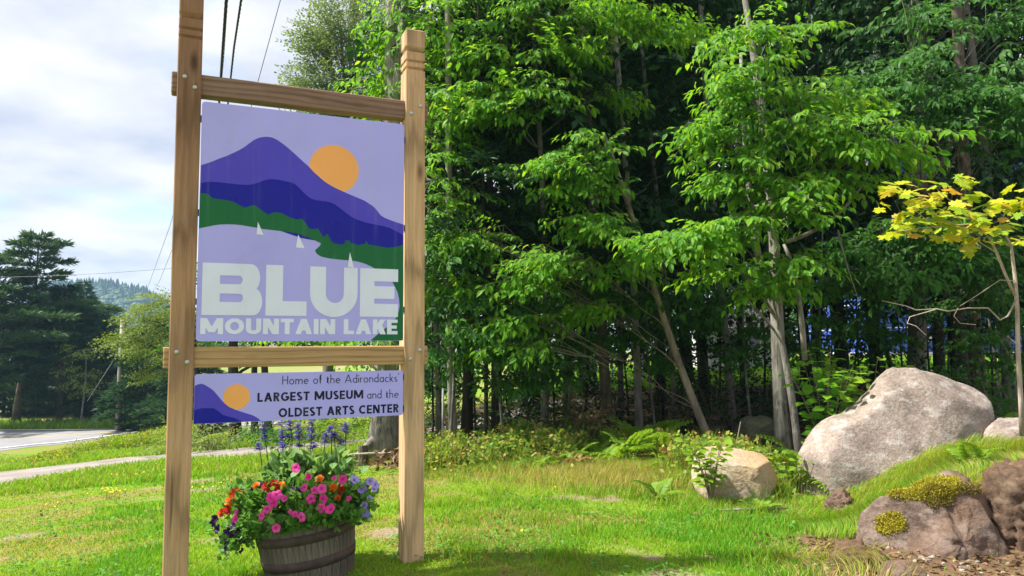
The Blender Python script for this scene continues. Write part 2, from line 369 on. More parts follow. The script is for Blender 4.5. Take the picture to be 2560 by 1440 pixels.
def make_tree(name, label, base, top, r0, blobs, sprays, leafm, bark, seed, cat='tree', group=None, wob=0.06, leaf8=False,
              nparts=0, sc=(0.8, 1.25), down=0.12, twigs=1, taper=0.35, extra=None, limb_r=0.3, trunk_sides=9, limbs=True):
    """base: world point; top: offset of the trunk's top; blobs: (offset centre, radii, number of sprays)"""
    r = np.random.default_rng(seed); root = thing(name, label, cat, base, 0, group)
    tp = trunk_path(top, wob, r, 14); H = np.linalg.norm(top)
    t = np.linspace(0, 1, 14); rad = r0 * (1 - (1 - taper) * t); rad[0] *= 1.45; rad[1] *= 1.06
    tr = Acc(); tr.tube(tp - np.array([[0, 0, 0.12]]) * (1 - t[:, None]), rad, trunk_sides)
    if extra: extra(tr, r)
    tr.obj('trunk', bark, root, smooth=True)
    lv = Leaves(); tw = Acc()
    for (c, rr, ns) in blobs:
        c = np.asarray(c, float); rr = np.asarray(rr, float)
        ts = np.linspace(.12, .98, 30); tq = np.array([on_path(tp, q) for q in ts]); hd_ = np.hypot(tq[:, 0] - c[0], tq[:, 1] - c[1])
        a = tq[np.argmin(np.abs(tq[:, 2] + .55 * hd_ - c[2]) + .15 * hd_)]; mid = (a + c) / 2 + np.array([0, 0, 0.12 * np.linalg.norm(c - a)])
        lp = bez(a, mid, c, 9); ll = np.linalg.norm(c - a)
        lp[1:-1] += r.normal(0, 0.02 * ll, (7, 3)) * 0.6
        lr = r0 * limb_r * (0.6 + 0.4 * min(1, ll / 2))
        if limbs: tw.tube(lp, np.linspace(lr, lr * 0.25, 9), 6)
        if nparts: rr = rr * np.array([1.08, 1.0, .62])
        for _ in range(ns):
            v = unit(r.normal(size=3)); q = c + v * rr * (r.random() ** 0.45)
            hd = q - on_path(tp, np.clip(q[2] / max(tp[-1][2], .1), 0, 1)); hd[2] *= 0.25
            d = unit(unit(hd) + r.normal(0, .45, 3) * np.array([1, 1, .35]) + np.array([0, 0, -down]))
            s_ = r.uniform(*sc); k = r.integers(len(sprays))
            Ls = 0.5 * s_ * 0.8
            place_spray(lv, tw, sprays[k], q - d * Ls, d, s_, r.normal(0, .35), r, tw=twigs)
            if twigs:
                tt = on_path(lp, r.uniform(0.35, 1)); b = q - d * Ls
                if np.linalg.norm(b - tt) > 0.08: tw.tube(bez(tt, (tt + b) / 2 + np.array([0, 0, .06]), b, 4), np.linspace(lr * .3, .004, 4).clip(.003, .02), 3, cap=False)
    arrs = lv.arrays(); N = len(arrs[0]); rest = np.arange(N)
    if nparts:
        dist = np.linalg.norm(arrs[0] + np.asarray(base) - CAM, axis=1) / arrs[4]; order = np.argsort(dist)
        pick = order[:nparts]; rest = order[nparts:]
        a = Acc(); a.add(LEAF8_V, LEAF8_T, LEAF8_Q); me = a.mesh('leaf', leafm)
        leaf_parts(arrs, pick, me, root)
    sub = tuple(q[rest] for q in arrs); ca = Acc()
    if leaf8:
        hm = r.random(len(sub[0])) < .5; bake(ca, tuple(q[hm] for q in sub), LEAF8_V, LEAF8_T, LEAF8_Q); bake(ca, tuple(q[~hm] for q in sub), LEAF8_C, LEAF8_T, LEAF8_Q)
    else: bake(ca, sub, LEAF4_V, LEAF4_T)
    co = ca.obj('crown', leafm, root)
    if nparts: co['kind'] = 'stuff'
    if tw.n: tw.obj('branches', bark, root, smooth=True, kind='stuff')
    return root

# ================================================================== THE SETTING
def pip(x, y, poly):
    poly = np.asarray(poly); inside = np.zeros(np.shape(x), bool); n = len(poly)
    for i in range(n):
        x1, y1 = poly[i][:2]; x2, y2 = poly[(i + 1) % n][:2]
        c = ((y1 > y) != (y2 > y)); xi = (x2 - x1) * (y - y1) / ((y2 - y1) if y2 != y1 else 1e-9) + x1
        inside ^= c & (x < xi)
    return inside
PATH_N = [G(*q) for q in ((-420, 1285), (-200, 1250), (0, 1215), (100, 1197), (200, 1180), (300, 1165), (410, 1153), (550, 1146), (690, 1139), (800, 1125), (925, 1110))]
PATH_F = [G(*q) for q in ((-420, 1222), (-200, 1198), (0, 1180), (100, 1169), (200, 1158), (300, 1147), (410, 1137), (550, 1125), (690, 1114), (800, 1106), (925, 1099))]
PATH_N += [PATH_N[-1] + np.array([1.6, .9, 0]), PATH_N[-1] + np.array([4.5, 3.2, 0])]
PATH_F += [PATH_F[-1] + np.array([1.4, 1.2, 0]), PATH_F[-1] + np.array([4.0, 4.2, 0])]
PATH_POLY = [p[:2] for p in PATH_N] + [p[:2] for p in PATH_F[::-1]]
ROAD_N = [G(*q) for q in ((-400, 1172), (-200, 1150), (0, 1128), (87, 1117), (154, 1111), (277, 1093), (335, 1084))]
ROAD_F = [G(*q) for q in ((-400, 1082), (-200, 1079), (0, 1076), (87, 1075.6), (154, 1075.4), (277, 1075.2), (335, 1075))]
ROAD_N += [ROAD_N[-1] + np.array([6, 4.0, 0]), ROAD_N[-1] + np.array([30, 14, 0])]
ROAD_F += [ROAD_F[-1] + np.array([4, 5.0, 0]), ROAD_F[-1] + np.array([28, 18, 0])]
ROAD_POLY = [p[:2] for p in ROAD_N] + [p[:2] for p in ROAD_F[::-1]]
FXS = [-3.2, -2.3, -1.7, -1.06, 0.3, 1.1, 1.7, 2.1, 2.6, 4, 8]; FYS = [30, 13, 10.6, 9.2, 9.4, 9.3, 8.2, 7.7, 7.9, 8.6, 9]
def forest_line(x): return np.interp(x, FXS, FYS)
def soil_mask(x, y):
    """bare earth at the foot of the bank and in worn spots"""
    a = S((x - 1.5 - .3 * fbm(x * 3, y * 3, 19)) / 0.5) * (1 - S((y - 5.55 - 0.12 * np.sin(x * 3)) / 0.25))
    a = a * S((x - 1.45 - 0.35 * (4.9 - y)) / 0.4)
    return np.clip(a, 0, 1)
def lawn_zone(x, y):
    """0..1 lushness, 0..1 dryness of the turf"""
    u = x * 0.92 + y * 0.39
    lush = S((fbm(x * 0.55 + 3, y * 0.9, 41) - 0.40) / 0.22)
    dry = S((fbm(x * 0.8 + 11, y * 1.5, 77, 5) - 0.47) / 0.16)
    dry = np.clip(dry + 0.45 * S((x - 0.4) / 1.6) * S((y - 5.6) / 1.8) * fbm(x * 1.4, y * 1.4, 12), 0, 1)
    return lush, dry
C_TURF = np.array([0.16, 0.27, 0.022]); C_DRY = np.array([0.27, 0.215, 0.085]); C_SOIL = np.array([0.17, 0.11, 0.07]); C_LITTER = np.array([0.075, 0.055, 0.036]); C_BARE = np.array([0.30, 0.235, 0.17])
def ground_col(x, y):
    lush, dry = lawn_zone(x, y); c = C_TURF + (C_DRY - C_TURF) * (dry * 0.8)[:, None]
    bare = S((fbm(x * 1.1 + 40, y * 2.0, 91, 5) - 0.66) / 0.08); c = c + (C_BARE - c) * bare[:, None]
    fl = forest_line(x); f = S((y - fl + 0.3 + 0.5 * fbm(x * 2, y * 2, 3)) / 0.8) * S((x + 2.6) / 0.6) * (1 - S((y - 19.5) / 2.0))
    lit = C_LITTER * (0.7 + 0.7 * fbm(x * 5, y * 5, 21))[:, None]; c = c + (lit - c) * f[:, None]
    s_ = soil_mask(x, y); so = C_SOIL * (0.6 + 0.8 * fbm(x * 6, y * 6, 8))[:, None]; c = c + (so - c) * s_[:, None]
    return c
def axis(segs):
    out = [segs[0][0]]
    for a, b, st in segs: out += list(np.linspace(a, b, max(2, int(round((b - a) / st)) + 1))[1:])
    return np.array(out)
ax = axis([(-700, -120, 58), (-120, -40, 8), (-40, -9, 1.0), (-9, -5, 0.25), (-5, 5.5, 0.075), (5.5, 12, 0.3), (12, 40, 1.5), (40, 300, 26)])
ay = axis([(-80, -10, 10), (-10, 2.5, 0.8), (2.5, 9.5, 0.075), (9.5, 14, 0.15), (14, 45, 0.8), (45, 120, 5), (120, 900, 78)])
XX, YY = np.meshgrid(ax, ay); xs, ys = XX.ravel(), YY.ravel(); zs = gz(xs, ys)
nx, ny = len(ax), len(ay); ii = np.arange(nx - 1)[None] + (np.arange(ny - 1) * nx)[:, None]
ga = Acc(); ga.add(np.stack([xs, ys, zs], 1), Q=np.stack([ii, ii + 1, ii + nx + 1, ii + nx], -1).reshape(-1, 4), col=None)
ga.C = [ground_col(xs, ys)]
k = NT('ground'); att = k.n('ShaderNodeAttribute', attribute_name='col').outputs['Color']; oc = k.objco()
n1 = k.noise(oc, 28, 6, 0.65); n2 = k.noise(oc, 140, 3, 0.6)
c = k.mixc(1.0, att, k.ramp(n1, [(0.3, (0.62, 0.62, 0.6)), (0.7, (1.35, 1.3, 1.25))]), 'MULTIPLY')
c = k.mixc(1.0, c, k.ramp(n2, [(0.3, (0.75, 0.75, 0.75)), (0.7, (1.25, 1.25, 1.2))]), 'MULTIPLY')
M['ground'] = k.done(k.principled(c, 0.95, 0.1, k.math('ADD', n1, n2), 0.7, 0.025))
ga.obj('ground', M['ground'], smooth=True, kind='structure')

def strip(name, A, B, mat, lift, sub=4, cross=6, **props):
    A = np.asarray(A); B = np.asarray(B); t = np.linspace(0, len(A) - 1, (len(A) - 1) * sub + 1)
    Ai = np.stack([np.interp(t, np.arange(len(A)), A[:, q]) for q in range(3)], 1); Bi = np.stack([np.interp(t, np.arange(len(B)), B[:, q]) for q in range(3)], 1)
    e = rng.normal(0, 0.05, len(t)); w = np.linspace(0, 1, cross + 1)
    V = Ai[:, None] * (1 - w)[None, :, None] + Bi[:, None] * w[None, :, None]
    V[..., 2] = gz(V[..., 0], V[..., 1]) + lift - 0.05 * ((w == 0) | (w == 1))[None]
    n_, m_ = V.shape[:2]; i = np.arange(m_ - 1)[None] + (np.arange(n_ - 1) * m_)[:, None]
    a = Acc(); a.add(V.reshape(-1, 3), Q=np.stack([i, i + m_, i + m_ + 1, i + 1], -1).reshape(-1, 4))
    return a.obj(name, mat, smooth=True, **props)
k = NT('gravel'); oc = k.objco(); n1 = k.noise(oc, 1.4, 5); n2 = k.noise(oc, 60, 4, 0.7)
c = k.ramp(n1, [(0.3, (0.20, 0.175, 0.16)), (0.65, (0.33, 0.295, 0.275))]); c = k.mixc(1.0, c, k.ramp(n2, [(0.3, (0.7, 0.7, 0.7)), (0.7, (1.25, 1.25, 1.25))]), 'MULTIPLY')
M['gravel'] = k.done(k.principled(c, 0.95, 0.1, n2, 0.5, 0.02))
strip('path', PATH_N, PATH_F, M['gravel'], 0.03, kind='structure')
k = NT('asphalt'); oc = k.objco(); n1 = k.noise(oc, 0.5, 5); n2 = k.noise(oc, 25, 4, 0.7)
c = k.ramp(n1, [(0.3, (0.20, 0.20, 0.215)), (0.7, (0.27, 0.27, 0.285))]); c = k.mixc(1.0, c, k.ramp(n2, [(0.3, (0.85,) * 3), (0.7, (1.15,) * 3)]), 'MULTIPLY')
M['asphalt'] = k.done(k.principled(c, 0.8, 0.25, n2, 0.2, 0.01))
road = strip('road', ROAD_N, ROAD_F, M['asphalt'], 0.06, kind='structure')
M['line_white'] = plain('line_white', (0.72, 0.72, 0.70), 0.7, 0.2, var=0.2, scale=3); M['line_yellow'] = plain('line_yellow', (0.62, 0.50, 0.22), 0.7, 0.2, var=0.25, scale=3)
def roadline(fr, w, mat, i0=0, i1=None, name='lane_line'):
    A = np.asarray(ROAD_N)[i0:i1]; B = np.asarray(ROAD_F)[i0:i1]; L = np.linalg.norm(B - A, axis=1)[:, None]
    a = A + (B - A) * fr - (B - A) / L * w / 2; b = a + (B - A) / L * w
    o = strip(name, a, b, mat, 0.066, sub=4, cross=1); o.parent = road
    me = o.data; co = np.empty(len(me.vertices) * 3, np.float32); me.vertices.foreach_get('co', co); co = co.reshape(-1, 3); co[:, 2] = gz(co[:, 0], co[:, 1]) + 0.068; me.vertices.foreach_set('co', co.ravel())
roadline(0.07, 0.16, M['line_white']); roadline(0.95, 0.3, M['line_white']); roadline(0.46, 0.12, M['line_yellow']); roadline(0.52, 0.12, M['line_yellow']); roadline(0.72, 0.16, M['line_white'], 2, 4)

# distant wooded hill with its tree tops
hx = np.linspace(-520, -40, 90); hy = np.linspace(430, 760, 50); HX, HY = np.meshgrid(hx, hy)
def hill_z(x, y):
    r_ = x / y * 600           # ridge profile across the valley
    rid = np.interp(r_, [-520, -430, -380, -350, -330, -318, -300, -283, -262, -240, -200], [30, 44, 50, 51.5, 51, 50, 46, 36, 22, 8, 0])
    return -6 + (rid + 3) * S((y - 440) / 160) * (1 - 0.3 * S((y - 620) / 140)) + 3 * fbm(x * .03, y * .03, 4)
ha = Acc(); i = np.arange(89)[None] + (np.arange(49) * 90)[:, None]
ha.add(np.stack([HX.ravel(), HY.ravel(), hill_z(HX.ravel(), HY.ravel())], 1), Q=np.stack([i, i + 1, i + 91, i + 90], -1).reshape(-1, 4))
M['hill'] = plain('hill', (0.045, 0.075, 0.03), 0.9, 0.1, var=0.3, scale=0.05)
hill = ha.obj('hill', M['hill'], smooth=True, kind='structure')
M['hill_trees'] = leafmat('hill_trees', [(0.035, 0.075, 0.025), (0.05, 0.10, 0.03), (0.075, 0.12, 0.035), (0.03, 0.06, 0.03), (0.055, 0.10, 0.03)], trans=0.15)
ht = Acc(); r = np.random.default_rng(55)
ico = [(0, 0, 1)] + [(math.cos(a) * .85, math.sin(a) * .85, .5) for a in np.arange(6) * math.pi / 3] + [(math.cos(a + .5), math.sin(a + .5), -.2) for a in np.arange(6) * math.pi / 3] + [(math.cos(a) * .7, math.sin(a) * .7, -.9) for a in np.arange(6) * math.pi / 3]
icT = [(0, 1 + q, 1 + (q + 1) % 6) for q in range(6)]; icQ = [(1 + 6 * l + q, 7 + 6 * l + q, 7 + 6 * l + (q + 1) % 6, 1 + 6 * l + (q + 1) % 6) for l in range(2) for q in range(6)]
ico = np.array(ico)
for _ in range(2600):
    y_ = r.uniform(440, 640); x_ = y_ * r.uniform(-0.66, -0.40); z_ = float(hill_z(np.array(x_), np.array(y_)))
    con = r.random() < (0.75 if y_ > 575 else 0.15); s_ = r.uniform(2.4, 4.6)
    if con: ht.tube([(x_, y_, z_), (x_, y_, z_ + s_ * 1.0), (x_, y_, z_ + s_ * 2.6)], [s_ * .55, s_ * .42, .05], 6, cap=False)
    else: ht.add(ico * np.array([s_, s_, s_ * .8]) * r.uniform(.8, 1.2, (19, 1)) + np.array([x_, y_, z_ + s_ * .6]), icT, icQ)
ht.obj('hill_forest', M['hill_trees'], smooth=False, kind='stuff', label='blue green wooded ridge far beyond the road', category='forest')

# ================================================================== THE TOWN SIGN
def woodmat(name, along, base, dark, weather=0.5, knots=True, z0=None):
    """sawn timber with grain along one local axis, knots and grey weathering"""
    k = NT(name); oc = k.objco(); sc = [1, 1, 1]; sc[along] = 0.045
    warp = k.noise(k.mapping(oc, [2.2 if q != along else 0.8 for q in range(3)]), 1.0, 3)
    v = k.n('ShaderNodeVectorMath', {0: k.mapping(oc, sc), 1: k.n('ShaderNodeCombineXYZ', {0: k.math('MULTIPLY', warp, 0.05), 1: k.math('MULTIPLY', warp, 0.05), 2: k.math('MULTIPLY', warp, 0.05)}).outputs[0]}, operation='ADD').outputs[0]
    g1 = k.noise(v, 55, 3, 0.5); g2 = k.noise(v, 190, 4, 0.6)
    wv = k.n('ShaderNodeTexWave', {'Vector': v, 'Scale': 9.0, 'Distortion': 5.0, 'Detail': 3.0, 'Detail Scale': 1.6}, wave_type='RINGS').outputs[1]
    c = k.ramp(wv, [(0.1, base), (0.75, [q * 0.86 for q in base]), (1.0, [q * 0.62 for q in base])])
    c = k.mixc(1.0, c, k.ramp(g1, [(0.3, (0.80, 0.78, 0.75)), (0.7, (1.12, 1.12, 1.12))]), 'MULTIPLY')
    c = k.mixc(1.0, c, k.ramp(g2, [(0.3, (0.88, 0.87, 0.85)), (0.7, (1.07, 1.07, 1.07))]), 'MULTIPLY')
    if knots:
        ks = [7, 7, 7]; ks[along] = 2.3
        vo = k.n('ShaderNodeTexVoronoi', {'Vector': k.mapping(oc, ks), 'Scale': 1.0, 'Randomness': 1.0}).outputs['Distance']
        c = k.mixc(k.ramp(vo, [(0.07, (0.95,) * 3), (0.13, (0.5,) * 3), (0.22, (0, 0, 0))]), c, dark)
    if z0:   # tops weather browner and greyer than the sheltered foot
        z = k.n('ShaderNodeSeparateXYZ', {0: oc}).outputs[2]
        f = k.math('MULTIPLY', k.math('MULTIPLY', k.math('SUBTRACT', z, z0[0]), 1.0 / (z0[1] - z0[0]), True), weather, True)
        c = k.mixc(f, c, k.mixc(1.0, c, (0.50, 0.45, 0.45), 'MULTIPLY'))
    cs = [26, 26, 26]; cs[along] = .8; crk = k.noise(k.mapping(oc, cs), 1.0, 3, .5); c = k.mixc(k.ramp(crk, [(.66, (0, 0, 0)), (.70, (.75,) * 3)]), c, dark)
    n3 = k.noise(oc, 3.5, 5); c = k.mixc(k.ramp(n3, [(0.55, (0, 0, 0)), (0.75, (0.35,) * 3)]), c, (0.30, 0.26, 0.22))
    return k.done(k.principled(c, 0.72, 0.25, k.math('ADD', g2, wv), 0.22, 0.004))
TAN = (0.62, 0.385, 0.20)
M['post_wood'] = woodmat('post_wood', 2, (0.60, 0.36, 0.205), (0.16, 0.08, 0.04), 1.0, z0=(0.9, 2.8))
M['post_wood_pale'] = woodmat('post_wood_pale', 2, (0.70, 0.455, 0.265), (0.17, 0.085, 0.04), 0.35, z0=(1.4, 3.2))
M['beam_wood_grey'] = woodmat('beam_wood_grey', 0, (0.27, 0.165, 0.12), (0.10, 0.06, 0.04), 0.0)
M['beam_wood'] = woodmat('beam_wood', 0, (0.54, 0.335, 0.165), (0.14, 0.075, 0.035), 0.0)
k = NT('galvanised'); oc = k.objco(); M['galvanised'] = k.done(k.principled(k.ramp(k.noise(oc, 90, 4), [(0.3, (0.42, 0.43, 0.44)), (0.7, (0.62, 0.63, 0.63))]), 0.5, 0.5, metal=0.75))
M['black_metal'] = plain('black_metal', (0.02, 0.02, 0.022), 0.5, 0.4)

PL = np.array([P(489, 853, 4.26)[0], 4.26]); PR = np.array([P(1008, 853, 4.74)[0], 4.74])   # panel edges in plan
sdir = PR - PL; PW = np.linalg.norm(sdir); sdir /= PW; ANG = math.atan2(sdir[1], sdir[0])
sign = thing('town_sign', 'tall timber sign with purple mountain panel reading BLUE MOUNTAIN LAKE', 'sign', (PL[0], PL[1], 0.0), ANG)
# local frame: x along the sign from the panel's left edge, y to the back, z up; y = 0 is the panel's printed face
POSTW = 0.132; PD = 0.14; HC = 1.5
def post(x0, mat, zbase, ztop, name='post'):
    a = Acc(); x1 = x0 + POSTW; cx = x0 + POSTW / 2; cy = -0.008 + PD / 2; ch = 0.006
    prof = [(zbase, 0), (ztop - .283, 0), (ztop - .279, .001), (ztop - .2785, .013), (ztop - .2665, .013), (ztop - .256, 0), (ztop - .232, 0), (ztop - .2285, .001), (ztop - .228, .012), (ztop - .218, .012), (ztop - .207, 0), (ztop - .160, 0), (ztop - .1555, .001), (ztop - .155, .019), (ztop - .150, .019), (ztop - .118, 0), (ztop - .008, 0), (ztop, .009)]
    V = []
    for z, ins in prof:
        hx_, hy_ = POSTW / 2 - ins, PD / 2 - ins
        V += [(cx + sx * (hx_ - (ch if q else 0)), cy + sy * (hy_ - (0 if q else ch)), z) for sx, sy, q in ((-1, -1, 0), (-1, -1, 1), (1, -1, 1), (1, -1, 0), (1, 1, 0), (1, 1, 1), (-1, 1, 1), (-1, 1, 0))]
    n = 8; i = np.arange(n); j = (i + 1) % n; K = len(prof)
    Q = np.concatenate([np.stack([r_ * n + i, r_ * n + j, (r_ + 1) * n + j, (r_ + 1) * n + i], 1) for r_ in range(K - 1)])
    o = (K - 1) * n; V.append((cx, cy, prof[-1][0] + .001)); T = np.stack([o + i, o + j, np.full(n, K * n)], 1)
    a.add(V, T, Q); return a.obj(name, mat, sign)
postL = post(-0.006 - POSTW, M['post_wood'], -0.35, HC + 2.108); postR = post(PW + 0.008, M['post_wood_pale'], -0.3, HC + 2.115)
def beam(z0, z1, mat):
    a = Acc(); x0, x1 = -0.006 - POSTW - 0.030, PW + 0.008 + POSTW + 0.026; y0, y1 = 0.013, 0.105; b = 0.006
    sec = [(y0 + b, z0), (y1 - b, z0), (y1, z0 + b), (y1, z1 - b), (y1 - b, z1), (y0 + b, z1), (y0, z1 - b), (y0, z0 + b)]
    cy, cz = (y0 + y1) / 2, (z0 + z1) / 2; V = []
    for x, s_ in ((x0, .9), (x0 + .006, 1), (x1 - .006, 1), (x1, .9)): V += [(x, cy + (y - cy) * s_, cz + (z - cz) * (s_ * .5 + .5)) for y, z in sec]
    i = np.arange(8); j = (i + 1) % 8
    Q = np.concatenate([np.stack([r_ * 8 + j, r_ * 8 + i, (r_ + 1) * 8 + i, (r_ + 1) * 8 + j], 1) for r_ in range(3)])
    V += [(x0, cy, cz), (x1, cy, cz)]; T = np.concatenate([np.stack([i, j, np.full(8, 32)], 1), np.stack([24 + j, 24 + i, np.full(8, 33)], 1)])
    a.add(V, T, Q); return a.obj('beam', mat, sign)
beam(HC + 1.506, HC + 1.629, M['beam_wood_grey']); beam(HC - 0.102, HC + 0.019, M['beam_wood'])
ba = Acc(); n = 12; V = []
for rr_, yy_ in ((.0135, 0), (.0135, -.002), (.0118, -.006), (.0075, -.0088), (.0, -.0095)): V += [(rr_ * math.cos(q), yy_, rr_ * math.sin(q)) for q in np.arange(n) * 2 * math.pi / n]
i = np.arange(n); j = (i + 1) % n; ba.add(V, Q=np.concatenate([np.stack([r_ * n + i, r_ * n + j, (r_ + 1) * n + j, (r_ + 1) * n + i], 1) for r_ in range(4)]))
bolt_me = ba.mesh('bolt', M['galvanised'], True)
xl, xr = -0.006 - POSTW, PW + 0.008
for zc in (HC + 1.566, HC - 0.040):
    for (po, bx_, dz) in ((postL, xl + .040, .030), (postL, xl + .096, -.028), (postR, xr + .036, -.026), (postR, xr + .098, .030)):
        link('bolt', bolt_me, po, (bx_, -0.0078, zc + dz))

# --- panels with their print
def pr(name, rgb, rough=0.3, spec=0.2):
    k = NT(name); oc = k.objco(); n1 = k.noise(oc, 2.2, 5); n2 = k.noise(oc, 300, 2); n3 = k.noise(k.mapping(oc, (14, 14, .9)), 1.0, 4)
    c = k.mixc(1.0, rgb, k.ramp(n1, [(0.3, (0.92,) * 3), (0.7, (1.05,) * 3)]), 'MULTIPLY')
    c = k.mixc(k.ramp(n3, [(.55, (0, 0, 0)), (.78, (.16,) * 3)]), c, (.42, .41, .44))      # faint rain streaks
    b = k.principled(c, rough, spec, n2, 0.05, 0.001); k.t.links.new(k.ramp(n1, [(.3, (.2,) * 3), (.7, (.45,) * 3)]), b.node.inputs['Roughness']); return k.done(b)
M['p_lav'] = pr('print_lavender', (0.46, 0.43, 0.96)); M['p_m1'] = pr('print_violet', (0.085, 0.065, 0.56)); M['p_m2'] = pr('print_navy', (0.009, 0.011, 0.34))
M['p_green'] = pr('print_green', (0.010, 0.14, 0.045)); M['p_sun'] = pr('print_orange', (0.96, 0.43, 0.13)); M['p_white'] = pr('print_white', (0.77, 0.80, 1.0)); M['p_ink'] = pr('print_ink', (0.010, 0.009, 0.035))
M['p_edge'] = plain('panel_edge', (0.75, 0.75, 0.78), 0.5, 0.4, var=0.04)
def homog(src, dst):
    A = []; b = []
    for (x, y), (u, v) in zip(src, dst):
        A += [[x, y, 1, 0, 0, 0, -u * x, -u * y], [0, 0, 0, x, y, 1, -v * x, -v * y]]; b += [u, v]
    return np.append(np.linalg.solve(np.array(A, float), np.array(b, float)), 1).reshape(3, 3)
def hmap(H, pts):
    q = np.c_[np.asarray(pts, float), np.ones(len(pts))] @ H.T; return q[:, :2] / q[:, 2:]
def panel_board(w, z0, z1, name, rc=0.02):
    """board with rounded corners, printed face at y = 0"""
    pts = []
    for (cx, cz, a0) in ((w - rc, z1 - rc, 0), (rc, z1 - rc, 90), (rc, z0 + rc, 180), (w - rc, z0 + rc, 270)):
        for q in (0, 30, 60, 90): a = math.radians(a0 + q); pts.append((cx + rc * math.cos(a), cz + rc * math.sin(a)))
    n = len(pts); a = Acc(); t = 0.010
    V = [(x, 0, z) for x, z in pts] + [(x, t, z) for x, z in pts] + [(w / 2, 0, (z0 + z1) / 2), (w / 2, t, (z0 + z1) / 2)]
    i = np.arange(n); j = (i + 1) % n
    a.add(V, T=np.stack([i, np.full(n, 2 * n), j], 1)[:, ::1], m=0); a.T[-1] = a.T[-1][:, [0, 2, 1]]; a.T[-1] = np.stack([j, i, np.full(n, 2 * n)], 1)
    b = np.stack([i, j, n + j, n + i], 1); a.add(np.zeros((0, 3))); a.Q.append(b); a.QM.append(np.full(n, 1)); a.T.append(np.stack([n + i, n + j, np.full(n, 2 * n + 1)], 1)); a.TM.append(np.full(n, 1))
    return a.obj(name, [M['p_lav'], M['p_edge']], sign)
LAYER = [0]
def flat(name, polys, mat, parent, layer):
    """flat print: polygons in panel x, z, lying proud of the face by layer * 0.25 mm"""
    me = bpy.data.meshes.new(name); V = []; Fc = []
    for k_, poly in enumerate(polys):
        o = len(V); V += [(float(x), -0.00025 * layer - 0.00002 * k_, float(z)) for x, z in poly]; Fc.append(list(range(o, o + len(poly))))
    me.from_pydata(V, [], Fc); me.materials.append(mat); me.update(); return link(name, me, parent)
def thick(pts, w, closed=False):
    pts = np.asarray(pts, float); d = unit(np.diff(pts, axis=0)); nn = np.stack([-d[:, 1], d[:, 0]], 1); out = []
    for i in range(len(pts)):
        a = nn[max(i - 1, 0)]; b = nn[min(i, len(nn) - 1)]; m_ = a + b; L = np.dot(m_, m_)
        m_ = m_ * min(2 / max(L, .25), 3); out.append(m_ * w / 2)
    out = np.array(out); A, B = pts + out, pts - out
    return [[A[i], A[i + 1], B[i + 1], B[i]] for i in range(len(pts) - 1)]
def arc(cx, cy, rx, ry, a0, a1, n=12):
    t = np.radians(np.linspace(a0, a1, n)); return [(cx + rx * math.cos(q), cy + ry * math.sin(q)) for q in t]
def strip2(A, B): return [[A[i], A[i + 1], B[i + 1], B[i]] for i in range(len(A) - 1)]
def dg(x0, y0, x1, y1, w):   # diagonal stroke with level ends, w measured level
    return [[(x0 - w / 2, y0), (x0 + w / 2, y0), (x1 + w / 2, y1), (x1 - w / 2, y1)]]
def rc(x0, y0, x1, y1): return [[(x0, y0), (x1, y0), (x1, y1), (x0, y1)]]
